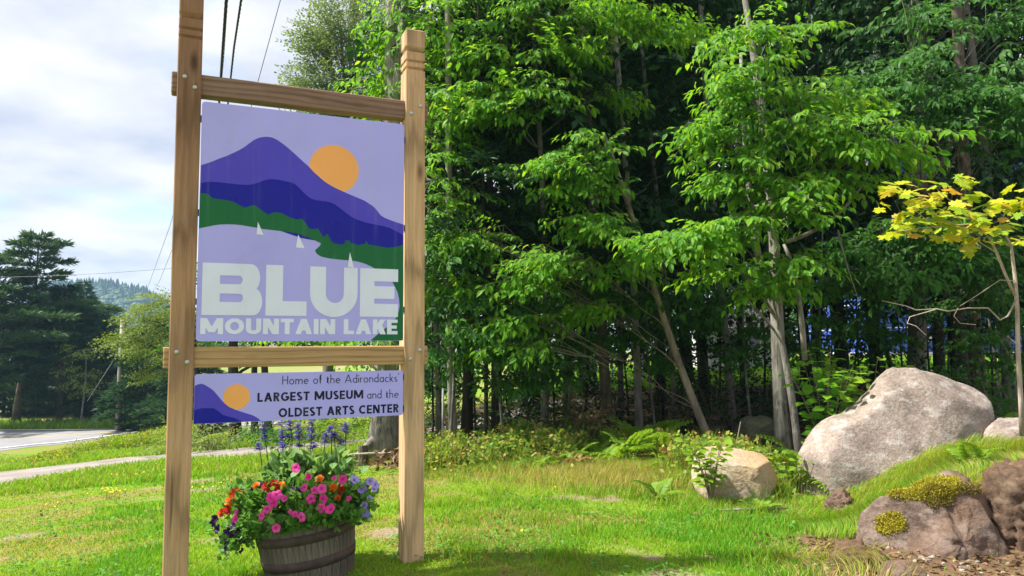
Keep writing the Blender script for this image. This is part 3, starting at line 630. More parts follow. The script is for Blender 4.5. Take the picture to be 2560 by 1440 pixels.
def glyph(ch, t, bold):
    """polygons in units of the cap height, and the advance width"""
    h = t / 2; xh = 0.60; r = 0.27
    if ch == ' ': return [], 0.27
    if ch == 'H': return rc(0, 0, t, 1) + rc(.62 - t, 0, .62, 1) + rc(t, .5 - h, .62 - t, .5 + h), .62
    if ch == 'L': return rc(0, 0, t, 1) + rc(t, 0, .52, t), .52
    if ch == 'E': return rc(0, 0, t, 1) + rc(t, 0, .55, t * .95) + rc(t, .5 - h, .51, .5 + h * .9) + rc(t, 1 - t * .95, .55, 1), .55
    if ch == 'T': return rc(.31 - h, 0, .31 + h, 1 - t) + rc(0, 1 - t, .62, 1), .62
    if ch == 'I': return rc(0, 0, t, 1), t
    if ch == 'A':
        w = .80; return dg(t * .56, 0, w / 2, 1, t * 1.12) + dg(w - t * .56, 0, w / 2, 1, t * 1.12) + rc(w * .24, .24, w * .76, .24 + t * .85), w
    if ch == 'M':
        w = 1.0; return rc(0, 0, t, 1) + rc(w - t, 0, w, 1) + dg(t * .62, 1, w / 2, .12, t * 1.2) + dg(w - t * .62, 1, w / 2, .12, t * 1.2), w
    if ch == 'N':
        w = .74; return rc(0, 0, t, 1) + rc(w - t, 0, w, 1) + dg(t * .64, 1, w - t * .64, 0, t * 1.28), w
    if ch == 'K':
        w = .66; return rc(0, 0, t, 1) + dg(t * .9, .36, w - t * .62, 1, t * 1.25) + dg(t * 1.5, .58, w - t * .58, 0, t * 1.25), w
    if ch == 'O': w = .86; return thick(arc(w / 2, .5, w / 2 - h, .5 - h, 90, 450, 33), t), w
    if ch == 'C': w = .74; return thick(arc(.43, .5, .43 - h, .5 - h, 48, 312, 22), t), w
    if ch == 'G': w = .80; return thick(arc(.43, .5, .43 - h, .5 - h, 48, 338, 24) + [(.80 - h, .44)], t) + rc(.46, .46 - h, .80, .46 + h), w
    if ch == 'D': w = .76; return rc(0, 0, t, 1) + thick([(t, 1 - h)] + arc(.30, .5, .46 - h, .5 - h, 90, -90, 16) + [(t, h)], t), w
    if ch == 'U': w = .70; return thick([(h, 1)] + arc(w / 2, .34, w / 2 - h, .34 - h, 180, 360, 14) + [(w - h, 1)], t), w
    if ch == 'R': w = .60; return rc(0, 0, t, 1) + thick([(t, 1 - h)] + arc(.30, .72, .28 - h, .28 - h, 90, -90, 12) + [(t, .44 + h)], t) + dg(.30, .46, w - t * .55, 0, t * 1.15), w
    if ch == 'S': w = .54; return thick(arc(.27, .74, .24 - h * .6, .26 - h, 35, 270, 14)[:-1] + arc(.27, .265, .25 - h * .6, .265 - h, 90, -145, 14), t), w
    if ch == 'B': w = .6; return rc(0, 0, t, 1) + rc(t, 0, .4, t), w
    # lower case of the light face
    if ch == 'o': w = .54; return thick(arc(.27, .29, .27 - h, .31 - h, 90, 450, 25), t), w
    if ch == 'c': w = .45; return thick(arc(.27, .29, .27 - h, .31 - h, 50, 310, 18), t), w
    if ch == 'e': w = .52; return thick([(h, .31), (.52 - h, .31)] + arc(.27, .29, .26 - h, .31 - h, 5, 312, 20), t), w
    if ch == 'a': w = .50; return rc(.50 - t, 0, .50, xh) + thick(arc(.26, .29, .26 - h, .31 - h, 25, 335, 20), t), w
    if ch == 'd': w = .50; return rc(.50 - t, 0, .50, 1.06) + thick(arc(.26, .29, .26 - h, .31 - h, 25, 335, 20), t), w
    if ch == 'h': w = .46; return rc(0, 0, t, 1.06) + thick([(h, .34)] + arc(.23, .36, .23 - h, .24 - h, 165, 0, 12) + [(.46 - h, 0)], t), w
    if ch == 'n': w = .46; return rc(0, 0, t, xh) + thick([(h, .34)] + arc(.23, .36, .23 - h, .24 - h, 165, 0, 12) + [(.46 - h, 0)], t), w
    if ch == 'm': w = .78; return rc(0, 0, t, xh) + thick([(h, .34)] + arc(.20, .38, .20 - h, .22 - h, 165, 0, 10) + [(.40 - h, 0)], t) + thick([(.40 - h, .34)] + arc(.58, .38, .20 - h, .22 - h, 165, 0, 10) + [(.78 - h, 0)], t), w
    if ch == 'r': w = .28; return rc(0, 0, t, xh) + thick([(h, .34)] + arc(.22, .38, .22 - h, .22 - h, 165, 70, 7), t), w
    if ch == 'i': return rc(0, 0, t, xh) + rc(-t * .15, .78, t * 1.15, .78 + t * 1.3), t
    if ch == 't': w = .30; return thick([(.12, .82), (.12, .14)] + arc(.24, .14, .12, .14 - h, 180, 290, 6), t) + rc(0, xh - t, .28, xh), w
    if ch == 'f': w = .30; return thick(arc(.25, .90, .13, .16 - h, 70, 180, 7) + [(.12, .9), (.12, 0)], t) + rc(0, xh - t, .28, xh), w
    if ch == 'k': w = .42; return rc(0, 0, t, 1.06) + dg(t, .25, .40 - t * .6, xh, t * 1.4) + dg(t * 1.8, .33, .42 - t * .6, 0, t * 1.4), w
    if ch == 's': w = .36; return thick(arc(.18, .44, .155 - h * .5, .16 - h, 40, 270, 10)[:-1] + arc(.18, .15, .165 - h * .5, .15 - h, 90, -145, 10), t), w
    if ch == '’': return [[(0.02, 1.06), (.10, 1.06), (.05, .84), (0, .84)]], .10
    return [], .3
def text(name, s_, x0, x1, zb, cap, t, mat, parent, layer, bold=True, space=0.10):
    """a run of letters fitted between x0 and x1; every letter a piece of its own"""
    adv = 0; lay = []
    for ch in s_:
        pol, w = glyph(ch, t, bold); lay.append((ch, pol, adv)); adv += w + space
    k_ = (x1 - x0) / (adv - space)
    for ch, pol, a in lay:
        if pol: flat('letter', [[(x0 + (a + x) * k_, zb + y * cap) for x, y in q] for q in pol], mat, parent, layer)

# large panel
ZT, ZB = HC + 1.463, HC + 0.050
panel = panel_board(PW, ZB, ZT, 'sign_panel')
H1 = homog([(140, 28), (1283, 165), (1275, 1378), (100, 1380)], [(0, ZT), (PW, ZT), (PW, ZB), (0, ZB)])
m1 = [(133,388),(190,370),(235,352),(280,336),(320,318),(350,304),(375,290),(402,270),(430,250),(447,241),(465,235),(485,231),(505,230),(526,232),(545,238),(567,249),(590,265),(615,284),(640,305),(670,332),(700,360),(745,400),(772,430),(800,455),(825,477),(850,495),(880,512),(905,525),(960,550),(1020,575),(1055,590),(1080,605),(1105,622),(1122,638),(1136,657),(1150,675),(1172,688),(1200,700),(1240,714),(1277,726),(1275,850),(700,800),(125,560)]
m2 = [(131,490),(155,484),(180,481),(240,485),(300,492),(350,498),(400,500),(425,497),(450,490),(475,481),(500,473),(520,469),(540,468),(570,472),(600,478),(630,484),(650,490),(667,498),(680,510),(700,530),(720,550),(740,568),(760,580),(790,588),(820,592),(848,596),(870,602),(890,611),(910,625),(935,645),(960,665),(985,682),(1010,695),(1040,706),(1070,715),(1105,723),(1140,730),(1170,736),(1200,745),(1240,765),(1276,785),(1276,900),(700,800),(124,600)]
gr = [(127,545),(165,548),(180,558),(200,575),(230,580),(260,583),(310,592),(330,602),(350,615),(368,624),(385,628),(403,622),(420,615),(433,615),(445,620),(462,632),(480,645),(498,659),(515,668),(532,660),(550,655),(570,655),(590,660),(615,673),(640,685),(660,692),(680,697),(690,692),(700,690),(712,700),(725,715),(735,732),(745,745),(760,750),(775,750),(795,745),(808,768),(825,795),(836,788),(850,775),(858,795),(870,815),(880,826),(890,832),(930,838),(945,835),(950,812),(958,816),(970,812),(977,824),(985,830),(1005,834),(1020,842),(1035,838),(1050,835),(1060,834),(1068,818),(1076,834),(1085,838),(1140,848),(1190,857),(1240,850),(1276,840),(1277,1376),(1090,1377),(1150,1325),(1185,1300),(1215,1275),(1238,1245),(1250,1212),(1255,1180),(1252,1145),(1245,1110),(1232,1080),(1215,1050),(1195,1024),(1170,1000),(1145,986),(1120,975),(1090,958),(1060,945),(1025,934),(990,928),(945,924),(900,920),(855,914),(815,905),(798,896),(785,885),(778,870),(790,858),(805,845),(812,830),(785,817),(760,805),(720,789),(680,775),(640,767),(600,762),(540,755),(480,748),(440,740),(400,733),(360,726),(320,722),(280,721),(240,722),(210,726),(180,732),(150,738),(118,743)]
def clipx(q): q = np.array(q); q[:, 0] = np.clip(q[:, 0], 0.0015, PW - 0.0015); q[:, 1] = np.clip(q[:, 1], ZB + .002, ZT - .002); return q
sc_ = hmap(H1, [(888, 413), (748, 400), (1028, 425)]); sr = np.linalg.norm(sc_[2] - sc_[1]) / 2
flat('printed_sun', [[(sc_[0][0] + sr * math.cos(q), sc_[0][1] + sr * math.sin(q)) for q in np.linspace(0, 2 * math.pi, 48, endpoint=False)]], M['p_sun'], panel, 1)
flat('printed_mountain', [clipx(hmap(H1, m1))], M['p_m1'], panel, 2)
flat('printed_ridge', [clipx(hmap(H1, m2))], M['p_m2'], panel, 3)
flat('printed_shore', [clipx(hmap(H1, gr))], M['p_green'], panel, 4)
for q in ([(455,708),(447,778),(487,782)], [(683,780),(670,853),(720,858)], [(975,880),(963,962),(998,968)]): flat('printed_sail', [hmap(H1, q)], M['p_white'], panel, 5)
# BLUE: heavy letters
u0 = hmap(H1, [(142, 935), (132, 1228), (1247, 978), (1245, 1247)]); bx0 = (u0[0][0] + u0[1][0]) / 2; bx1 = (u0[2][0] + u0[3][0]) / 2; bzt = (u0[0][1] + u0[2][1]) / 2; bzb = (u0[1][1] + u0[3][1]) / 2
def big(name, polys):
    flat('letter', [[(bx0 + (x - 137) / (1246 - 137) * (bx1 - bx0), bzb + y * (bzt - bzb)) for x, y in q] for q in polys], M['p_white'], panel, 6)
def bowl(xi, xo, y0, y1, yi0, yi1, x_s):
    ro = (y1 - y0) / 2; ri = (yi1 - yi0) / 2; ux = 295.0
    A = [(x_s, y1)] + [(xo - ro * ux * .62 + ro * ux * .62 * math.cos(q), (y0 + y1) / 2 + ro * math.sin(q)) for q in np.linspace(math.pi / 2, -math.pi / 2, 17)] + [(x_s, y0)]
    B = [(x_s, yi1)] + [(xi - ri * ux * .8 + ri * ux * .8 * math.cos(q), (yi0 + yi1) / 2 + ri * math.sin(q)) for q in np.linspace(math.pi / 2, -math.pi / 2, 17)] + [(x_s, yi0)]
    return strip2(A, B)
big('B', rc(137, 0, 229, 1) + bowl(348, 442, .46, 1, .60, .765, 228) + bowl(352, 456, 0, .535, .255, .415, 228))
big('L', rc(474, 0, 568, 1) + rc(567, 0, 702, .29))
big('U', strip2([(720, 1)] + [(859 - 139 * math.cos(q), .46 - .475 * math.sin(q)) for q in np.linspace(0, math.pi, 25)] + [(998, 1)], [(812, 1)] + [(864 - 52 * math.cos(q), .46 - .19 * math.sin(q)) for q in np.linspace(0, math.pi, 25)] + [(916, 1)]))
big('E', rc(1013, 0, 1100, 1) + rc(1099, 0, 1246, .27) + rc(1099, .375, 1224, .635) + rc(1099, .735, 1246, 1))
u1 = hmap(H1, [(128, 1245), (125, 1335), (1243, 1262), (1243, 1345)]); zt_ = (u1[0][1] + u1[2][1]) / 2; zb_ = (u1[1][1] + u1[3][1]) / 2
text('MOUNTAIN LAKE', 'MOUNTAIN LAKE', u1[1][0], u1[2][0], zb_, zt_ - zb_, .235, M['p_white'], panel, 6, space=.075)
# small panel
zt2, zb2 = HC - 0.137, HC - 0.420
panel2 = panel_board(PW, zb2, zt2, 'sign_panel', .016)
H2 = homog([(198, 227), (1460, 210), (1453, 478), (188, 520)], [(0, zt2), (PW, zt2), (PW, zb2), (0, zb2)])
def clip2(q): q = np.array(q); q[:, 0] = np.clip(q[:, 0], 0.0015, PW - .0015); q[:, 1] = np.clip(q[:, 1], zb2 + .0015, zt2 - .0015); return q
sc2 = hmap(H2, [(447, 362), (365, 365), (527, 360)]); sr2 = np.linalg.norm(sc2[2] - sc2[1]) / 2
flat('printed_sun', [[(sc2[0][0] + sr2 * math.cos(q), sc2[0][1] + sr2 * math.sin(q)) for q in np.linspace(0, 2 * math.pi, 40, endpoint=False)]], M['p_sun'], panel2, 1)
flat('printed_mountain', [clip2(hmap(H2, [(195,295),(215,288),(235,283),(253,288),(270,297),(290,310),(310,325),(335,354),(360,385),(380,404),(400,420),(435,436),(470,448),(505,459),(540,470),(560,480),(575,490),(592,508),(400,516),(186,521)]))], M['p_m1'], panel2, 2)
flat('printed_ridge', [clip2(hmap(H2, [(190,441),(212,434),(235,427),(272,427),(310,428),(330,440),(345,450),(365,468),(398,477),(430,485),(460,498),(487,513),(350,517),(186,521)]))], M['p_m2'], panel2, 3)
def tl(s_, a, b, capq, t, bold, sp):
    q = hmap(H2, [a, b, capq]); text(s_, s_, q[0][0], q[1][0], (q[0][1] + q[1][1]) / 2, q[2][1] - q[0][1], t, M['p_ink'], panel2, 4, bold, sp)
tl('Home of the Adirondacks’', (722, 289), (1434, 279), (722, 238), .085, False, .13)
tl('LARGEST MUSEUM', (571, 391), (1212, 378), (571, 338), .20, True, .12)
tl('and the', (1236, 377), (1428, 374), (1236, 328), .085, False, .13)
tl('OLDEST ARTS CENTER', (697, 483), (1427, 462), (697, 430), .20, True, .12)
# dark clips holding the panels in the gap at the posts
for (xx_, zz_) in [(-0.006, HC + v) for v in (1.36, .80, .28, -.18, -.38)] + [(PW - .0005, HC + v) for v in (1.36, .78, .25, -.18, -.38)]:
    a = Acc(); a.box((xx_ + (0.0 if xx_ < 0 else .001), .001, zz_ - .018), (xx_ + (.0058 if xx_ < 0 else .0082), .03, zz_ + .018)); a.obj('clip', M['black_metal'], sign)

# ================================================================== FLOWER BARREL
BC = P(783, 1440, 4.66); BB = np.array([BC[0], 4.66, gzf(BC[0], 4.66) - 0.08])
barrel = thing('barrel_planter', 'weathered half whiskey barrel planter with brown hoops under the sign', 'planter', BB)
TILT = Matrix.Rotation(math.radians(-8), 4, 'Y')
barrel.rotation_euler = TILT.to_euler()
BH = 0.47
def bprof(t): return 0.246 + 0.056 * math.sin(min(1, t * 0.93) * math.pi / 2)
k = NT('stave_wood'); oc = k.objco(); v = k.mapping(oc, (1, 1, .06)); g1 = k.noise(v, 60, 5, .6); g2 = k.noise(oc, 5, 4); ob = k.n('ShaderNodeObjectInfo').outputs['Random']
c = k.ramp(g1, [(0.3, (0.075, 0.058, 0.048)), (0.7, (0.205, 0.17, 0.145))]); c = k.mixc(k.ramp(g2, [(0.45, (0, 0, 0)), (0.7, (.6,) * 3)]), c, (0.20, 0.15, 0.12))
c = k.mixc(1.0, c, k.ramp(ob, [(0, (.78, .77, .76)), (1, (1.18, 1.17, 1.16))]), 'MULTIPLY')
M['stave'] = k.done(k.principled(c, .85, .2, g1, .5, .006))
k = NT('rust_hoop'); oc = k.objco(); g = k.noise(oc, 22, 6, .65); M['hoop'] = k.done(k.principled(k.ramp(g, [(.3, (.055, .034, .032)), (.7, (.13, .085, .075))]), .75, .4, g, .3, .003, metal=.25))
NS = 26; sa = Acc(); V = []; K = 7; dth = 2 * math.pi / NS * .5 * .975
for q in range(K):
    t = q / (K - 1); r0 = bprof(t); z = BH * t
    V += [(r0 * math.cos(a), r0 * math.sin(a), z) for a in (-dth, -dth * .8, 0, dth * .8, dth)]
    V[-5] = (V[-5][0] * .992, V[-5][1] * .992, z); V[-1] = (V[-1][0] * .992, V[-1][1] * .992, z)
    V += [((r0 - .024) * math.cos(a), (r0 - .024) * math.sin(a), z) for a in (dth, -dth)]
i = np.arange(7); j = (i + 1) % 7
Q = [(l * 7 + a, l * 7 + b, (l + 1) * 7 + b, (l + 1) * 7 + a) for l in range(K - 1) for a, b in zip(i, j)]; o = (K - 1) * 7
Q += [(o, o + 1, o + 5, o + 6), (o + 1, o + 2, o + 3, o + 5)]; T = [(o + 3, o + 4, o + 5)]
sa.add(V, T, Q); stave_me = sa.mesh('stave', M['stave'])
for q in range(NS):
    s_ = link('stave', stave_me, barrel); s_.rotation_euler = (0, 0, q * 2 * math.pi / NS); s_.scale = (1 + random.uniform(-.004, .004),) * 2 + (1 + random.uniform(-.012, .012),)
for (t0, t1) in ((.03, .11), (.33, .45), (.65, .765)):
    a = Acc(); n = 48; V = []
    for t, e in ((t0, .0012), (t0, .0045), (t1, .0045), (t1, .0012)): V += [((bprof(t) + e) * math.cos(w), (bprof(t) + e) * math.sin(w), BH * t) for w in np.arange(n) * 2 * math.pi / n]
    i = np.arange(n); j = (i + 1) % n; a.add(V, Q=np.concatenate([np.stack([l * n + i, l * n + j, (l + 1) * n + j, (l + 1) * n + i], 1) for l in range(3)])); a.obj('hoop', M['hoop'], barrel, True)
a = Acc(); n = 32; R_ = bprof(.88) - .03; V = [(0, 0, BH * .91)] + [(R_ * math.cos(w), R_ * math.sin(w), BH * .88) for w in np.arange(n) * 2 * math.pi / n]
a.add(V, T=[(0, 1 + q, 1 + (q + 1) % n) for q in range(n)]); M['potting'] = plain('potting_soil', (.05, .035, .025), .95, .1, var=.4, scale=40); a.obj('soil', M['potting'], barrel)
RIM = np.array(TILT @ Vector((0, 0, BH))) + BB      # centre of the rim in world space

# --- plants growing in the barrel
def petalmat(name, ca, cb, core, trans=.3):
    k = NT(name); ob = k.n('ShaderNodeObjectInfo').outputs['Random']; oc = k.objco()
    c = k.ramp(ob, [(0, ca), (1, cb)]); ln = k.n('ShaderNodeVectorMath', {0: oc}, operation='LENGTH').outputs['Value']
    c = k.mixc(k.ramp(ln, [(.15, (1, 1, 1)), (.42, (0, 0, 0))]), c, core)
    p = k.principled(c, .5, .25); t = k.n('ShaderNodeBsdfTranslucent', {'Color': c}); return k.done(k.n('ShaderNodeMixShader', {0: trans, 1: p, 2: t.outputs[0]}).outputs[0])
M['petal_pink'] = petalmat('petal_pink', (.86, .035, .34), (.92, .09, .46), (.55, .01, .16)); M['petal_dark'] = petalmat('petal_dark', (.035, .008, .075), (.06, .014, .12), (.01, .003, .02), .12)
M['petal_lav'] = petalmat('petal_lavender', (.34, .26, .75), (.50, .42, .86), (.2, .1, .45)); M['petal_red'] = petalmat('petal_red', (.38, .018, .012), (.58, .045, .015), (.45, .08, .01)); M['petal_orange'] = petalmat('petal_orange', (.85, .19, .02), (.92, .30, .03), (.75, .12, .01))
M['petal_salvia'] = leafmat('petal_salvia', [(.07, .03, .40), (.11, .05, .52), (.18, .09, .62)], trans=.25, tmul=(1, 1, 1.1))
M['leaf_pet'] = leafmat('leaf_petunia', [(.075, .20, .035), (.11, .26, .045), (.15, .31, .06), (.06, .17, .03)], trans=.38); M['leaf_sal'] = leafmat('leaf_salvia', [(.12, .25, .08), (.17, .32, .11), (.24, .38, .17)], trans=.38)
M['stem_dark'] = plain('stem_dark', (.035, .03, .045), .7, .2); M['stem_green'] = plain('stem_green', (.10, .18, .05), .7, .2)
def petunia_mesh(mat, name='flower', lobe=.13, ruf=.09, cup=0.0):
    a = Acc(); n = 20; V = [(0, 0, -.50)]
    for rr_, zz_ in ((.10, -.30), (.22, -.08), (.62, .05), (1.0, 0)):
        for q in range(n):
            th = q * 2 * math.pi / n; lob = 1 - (lobe if rr_ > .9 else .05 if rr_ > .5 else 0) * (1 - abs(math.cos(2.5 * th))); V.append((rr_ * lob * math.cos(th), rr_ * lob * math.sin(th), zz_ + cup * rr_ * rr_ + (ruf * math.sin(5 * th + 1) + .05 * math.sin(3 * th)) * (rr_ > .5) * rr_))
    i = np.arange(n); j = (i + 1) % n
    a.add(V, [(0, 1 + p_, 1 + q_) for p_, q_ in zip(i, j)], np.concatenate([np.stack([1 + l * n + i, 1 + (l + 1) * n + i, 1 + (l + 1) * n + j, 1 + l * n + j], 1) for l in range(3)]))
    return a.mesh(name, mat, True)
def marigold_mesh(mat):
    a = Acc(); r = np.random.default_rng(3)
    for ring, (nn_, rr_, zz_, el) in enumerate(((11, .55, -.1, 5), (10, .5, .08, 28), (8, .42, .2, 50), (6, .3, .28, 70))):
        for q in range(nn_):
            th = 2 * math.pi * (q + .5 * ring) / nn_ + r.normal(0, .08); e = math.radians(el + r.normal(0, 6)); d = np.array([math.cos(th) * math.cos(e), math.sin(th) * math.cos(e), math.sin(e)]); sd = np.array([-math.sin(th), math.cos(th), 0]); b = d * .15 + np.array([0, 0, zz_ * .5])
            a.add([b, b + d * rr_ * .9 + sd * .24, b + d * (rr_ + .42) + sd * .17 + [0, 0, .05], b + d * (rr_ + .42) - sd * .17 - [0, 0, .03], b + d * rr_ * .9 - sd * .24], [(0, 1, 4)], [(1, 2, 3, 4)])
    return a.mesh('flower', mat)
def flower_obj(me, parent, pos, nrm, size):
    o = link('flower', me, parent); q = Vector(nrm).to_track_quat('Z', 'Y') @ Matrix.Rotation(random.uniform(0, 6.28), 3, 'Z').to_quaternion()
    o.rotation_mode = 'QUATERNION'; o.rotation_quaternion = q; o.location = [float(v) for v in pos]; o.scale = (size, size, size * .8)
def wpt(px, py, Y): return P(px, py, Y) - RIM
def depth_for(px, py):
    """depth on the front of the flower dome"""
    x = (px - 754) / 200.0; y = (1300 - py) / 200.0
    return 4.66 - .30 * math.sqrt(max(0.02, 1 - x * x * .8)) * max(.1, 1 - .75 * max(0, y)) 
def foliage(root, pts, leafm, size, per, spread, seed, up=.3, stem=True):
    r = np.random.default_rng(seed); lv = Leaves(); st = Acc(); lv_n = 0
    for p_ in pts:
        p_ = np.asarray(p_); out = unit(np.array([p_[0], p_[1], p_[2] * .5 + .25]))
        for _ in range(per):
            q = p_ + r.normal(0, spread, 3); f = unit(out + r.normal(0, .6, 3) + [0, 0, up]); lv.add(q, f, unit(out + r.normal(0, .5, 3) + [0, 0, .6]), size * r.uniform(.6, 1.2))
        if stem: st.tube(bez(np.array([p_[0] * .45, p_[1] * .45, -.04]), np.array([p_[0] * .6, p_[1] * .6, max(p_[2], 0) * .8]), p_, 5), .0025, 3, cap=False)
    a = Acc(); bake(a, lv.arrays(), LEAF8_V * np.array([1.25, 1, 1]), LEAF8_T, LEAF8_Q); a.obj('foliage', leafm, root)
    if st.n: st.obj('stems', M['stem_green'], root)
def plant(name, label, loc=RIM): return thing(name, label, 'flowers', loc, 0)
r = np.random.default_rng(17)
pk = plant('petunia_plant', 'bright pink petunias spilling over the front of the barrel')
pts = []
for _ in range(150):
    px = r.uniform(590, 905); py = r.uniform(1215, 1340); 
    if py > 1318 - (px - 640) * .14 + 16: continue
    pts.append(wpt(px, py, depth_for(px, py) + r.uniform(0, .16)))
for _ in range(46):
    px = r.uniform(632, 878); py = 1322 - (px - 632) * .17 + r.normal(2, 9); pts.append(wpt(px, py, 4.36 + .5 * ((px - 755) / 250) ** 2 + r.normal(0, .02)))
foliage(pk, pts, M['leaf_pet'], .052, 11, .026, 1)
mes = [petunia_mesh(M['petal_pink']), petunia_mesh(M['petal_pink'], lobe=.24, ruf=.17), petunia_mesh(M['petal_pink'], lobe=.18, ruf=.14, cup=.45), petunia_mesh(M['petal_pink'], lobe=.2, ruf=.2, cup=-.3)]
PINK = [(740,1170,30),(772,1193,22),(857,1199,32),(804,1222,30),(786,1226,24),(760,1219,24),(692,1236,34),(680,1243,34),(684,1257,30),(712,1247,20),(778,1248,30),(807,1248,27),(668,1273,28),(651,1290,31),(827,1274,32),(803,1270,28),(752,1294,31),(738,1285,20),(690,1320,26),(589,1299,20),(593,1282,20),(872,1246,16),(836,1196,16),(725,1280,14)]
for px, py, d in PINK:
    Y = depth_for(px, py) - (.05 if py < 1262 else .10); p_ = wpt(px, py, Y); nrm = unit(np.array([p_[0] * 1.3 + r.normal(0, .45), -1.0 + r.normal(0, .2), .35 + r.normal(0, .35)])); flower_obj(mes[r.integers(4)], pk, p_, nrm, d * Y / FPX * .43)
dk = plant('petunia_plant', 'near black purple petunias trailing down the left side of the barrel')
pts = []
for _ in range(46):
    t = r.random(); px = 625 - 50 * t + r.normal(0, 18); py = 1290 + 90 * t + r.normal(0, 12); pts.append(wpt(px, py, 4.52 + r.normal(0, .06)))
foliage(dk, pts, M['leaf_pet'], .042, 9, .022, 2, up=0)
me = petunia_mesh(M['petal_dark'], lobe=.25, ruf=.2, cup=.2)
for px, py, d in [(538,1296,18),(533,1308,18),(544,1322,20),(542,1327,16),(585,1313,18),(593,1322,20),(570,1329,20),(582,1340,22),(590,1345,18),(559,1345,20),(607,1348,20),(564,1365,20),(566,1376,20),(575,1358,18),(604,1378,16),(632,1228,18),(653,1216,18),(660,1212,16),(732,1228,20),(750,1229,24),(672,1208,14)]:
    Y = 4.47 if py > 1290 else depth_for(px, py) + .02; p_ = wpt(px, py, Y); flower_obj(me, dk, p_, unit(np.array([-.6 + r.normal(0, .4), -.9, .1 + r.normal(0, .4)])), d * Y / FPX * .58)
lp_ = plant('petunia_plant', 'pale lavender petunias on the right edge of the barrel')
pts = [wpt(r.uniform(868, 925), r.uniform(1215, 1285), 4.58 + r.normal(0, .06)) for _ in range(26)]; foliage(lp_, pts, M['leaf_pet'], .04, 10, .024, 4)
me = petunia_mesh(M['petal_lav'], lobe=.2, ruf=.16, cup=.25)
for px, py, d in [(886,1200,24),(904,1221,27),(925,1203,20),(938,1212,20),(936,1222,16),(923,1247,18),(910,1264,20),(914,1285,22),(918,1290,18),(880,1207,16)]:
    p_ = wpt(px, py, 4.5); flower_obj(me, lp_, p_, unit(np.array([.5 + r.normal(0, .3), -.8, .3 + r.normal(0, .3)])), d * 4.5 / FPX * .55)
mg = plant('marigold_plant', 'red and orange marigolds along the back left rim of the barrel')
pts = [wpt(r.uniform(575, 720), r.uniform(1225, 1290), 4.62 + r.normal(0, .06)) for _ in range(55)]; foliage(mg, pts, M['leaf_sal'], .035, 10, .026, 5)
mr, mo = marigold_mesh(M['petal_red']), marigold_mesh(M['petal_orange'])
for px, py, d, red in [(592,1236,28,1),(575,1254,20,0),(558,1282,20,1),(576,1275,22,1),(583,1268,18,0),(598,1278,20,1),(641,1215,16,0),(669,1216,22,1),(685,1209,18,1),(696,1218,20,1),(703,1213,16,0),(799,1198,17,0),(833,1219,17,0),(852,1227,18,1),(845,1246,14,0),(600,1262,16,1)]:
    Y = 4.56 if px < 620 else depth_for(px, py) + .01; flower_obj(mr if red else mo, mg, wpt(px, py, Y), unit(np.array([r.normal(-.1, .3), -.7, .8])), d * Y / FPX * .62)
sv = plant('salvia_plant', 'tall blue violet salvia spikes at the back of the barrel')
pts = []
for _ in range(80):
    px = r.uniform(672, 876); py = r.uniform(1150, 1222); pts.append(wpt(px, py, 4.76 + r.normal(0, .07)))
foliage(sv, pts, M['leaf_sal'], .075, 9, .026, 6, up=.0)
SPK = [(646,1108,1128,655),(655,1052,1110,676),(704,1050,1125,712),(706,1110,1135,712),(722,1048,1080,738),(722,1085,1100,728),(745,1058,1102,752),(780,1046,1105,775),(784,1105,1125,780),(816,1082,1112,806),(827,1064,1085,830),(836,1080,1098,838),(853,1095,1120,852),(866,1056,1086,862),(748,1110,1120,750)]
for (px, y0, y1, xb) in SPK:
    Ys = 4.80 + r.normal(0, .04); a = wpt(px, y0, Ys); b = wpt(px + (xb - px) * .45, y1, Ys); base_ = wpt(xb, 1190, Ys)
    sp = Acc(); sp.tube([base_, (b + base_) / 2 + r.normal(0, .006, 3), b, (a + b) / 2, a], [.003, .0028, .0025, .002, .001], 4, 1, cap=False)
    L = np.linalg.norm(a - b); lv = Leaves(); nn_ = int(22 + L * 460)
    for q in range(nn_):
        t = r.random() ** .8; p_ = b + (a - b) * t; th = r.uniform(0, 6.28); d = np.array([math.cos(th), math.sin(th), .25]); lv.add(p_ + d * .005, d, [0, 0, 1], (.036 - .018 * t) * r.uniform(.7, 1.25))
    bake(sp, lv.arrays(), LEAF8_V * np.array([1.5, 1, 1]), LEAF8_T, LEAF8_Q); sp.obj('flower_spike', [M['petal_salvia'], M['stem_dark']], sv)

# ================================================================== ROCKS
def rockmat(name, a, b, c2, lichen=(0.42, 0.42, 0.40), lf=.5, rust=None, moss=0.0):
    k = NT(name); oc = k.objco(); n1 = k.noise(oc, 2.6, 7, .62); n2 = k.noise(oc, 38, 5, .7); n3 = k.noise(k.mapping(oc, (1, 1, 2.2)), 6.5, 5, .6)
    c = k.ramp(n1, [(.3, a), (.52, b), (.72, c2)])
    c = k.mixc(1.0, c, k.ramp(n2, [(.3, (.62, .62, .62)), (.7, (1.3, 1.3, 1.3))]), 'MULTIPLY')
    c = k.mixc(k.ramp(n3, [(.53, (0, 0, 0)), (.64, (lf,) * 3)]), c, lichen)
    cr = k.n('ShaderNodeTexVoronoi', {'Vector': k.n('ShaderNodeVectorMath', {0: oc, 1: k.n('ShaderNodeTexNoise', {'Vector': oc, 'Scale': 4.0, 'Detail': 4.0}).outputs['Color']}, operation='ADD').outputs[0], 'Scale': 1.6}, feature='DISTANCE_TO_EDGE').outputs[0]
    c = k.mixc(k.ramp(cr, [(0.0, (.32,) * 3), (.03, (0, 0, 0))]), c, (a[0] * .35, a[1] * .35, a[2] * .35))
    if rust: c = k.mixc(k.ramp(k.noise(k.mapping(oc, (1, 1, 1), (4, 2, 1)), 1.7, 5), [(.48, (0, 0, 0)), (.66, (.75,) * 3)]), c, rust)
    return k.done(k.principled(c, .9, .2, k.math('ADD', n2, n1), .55, .03))
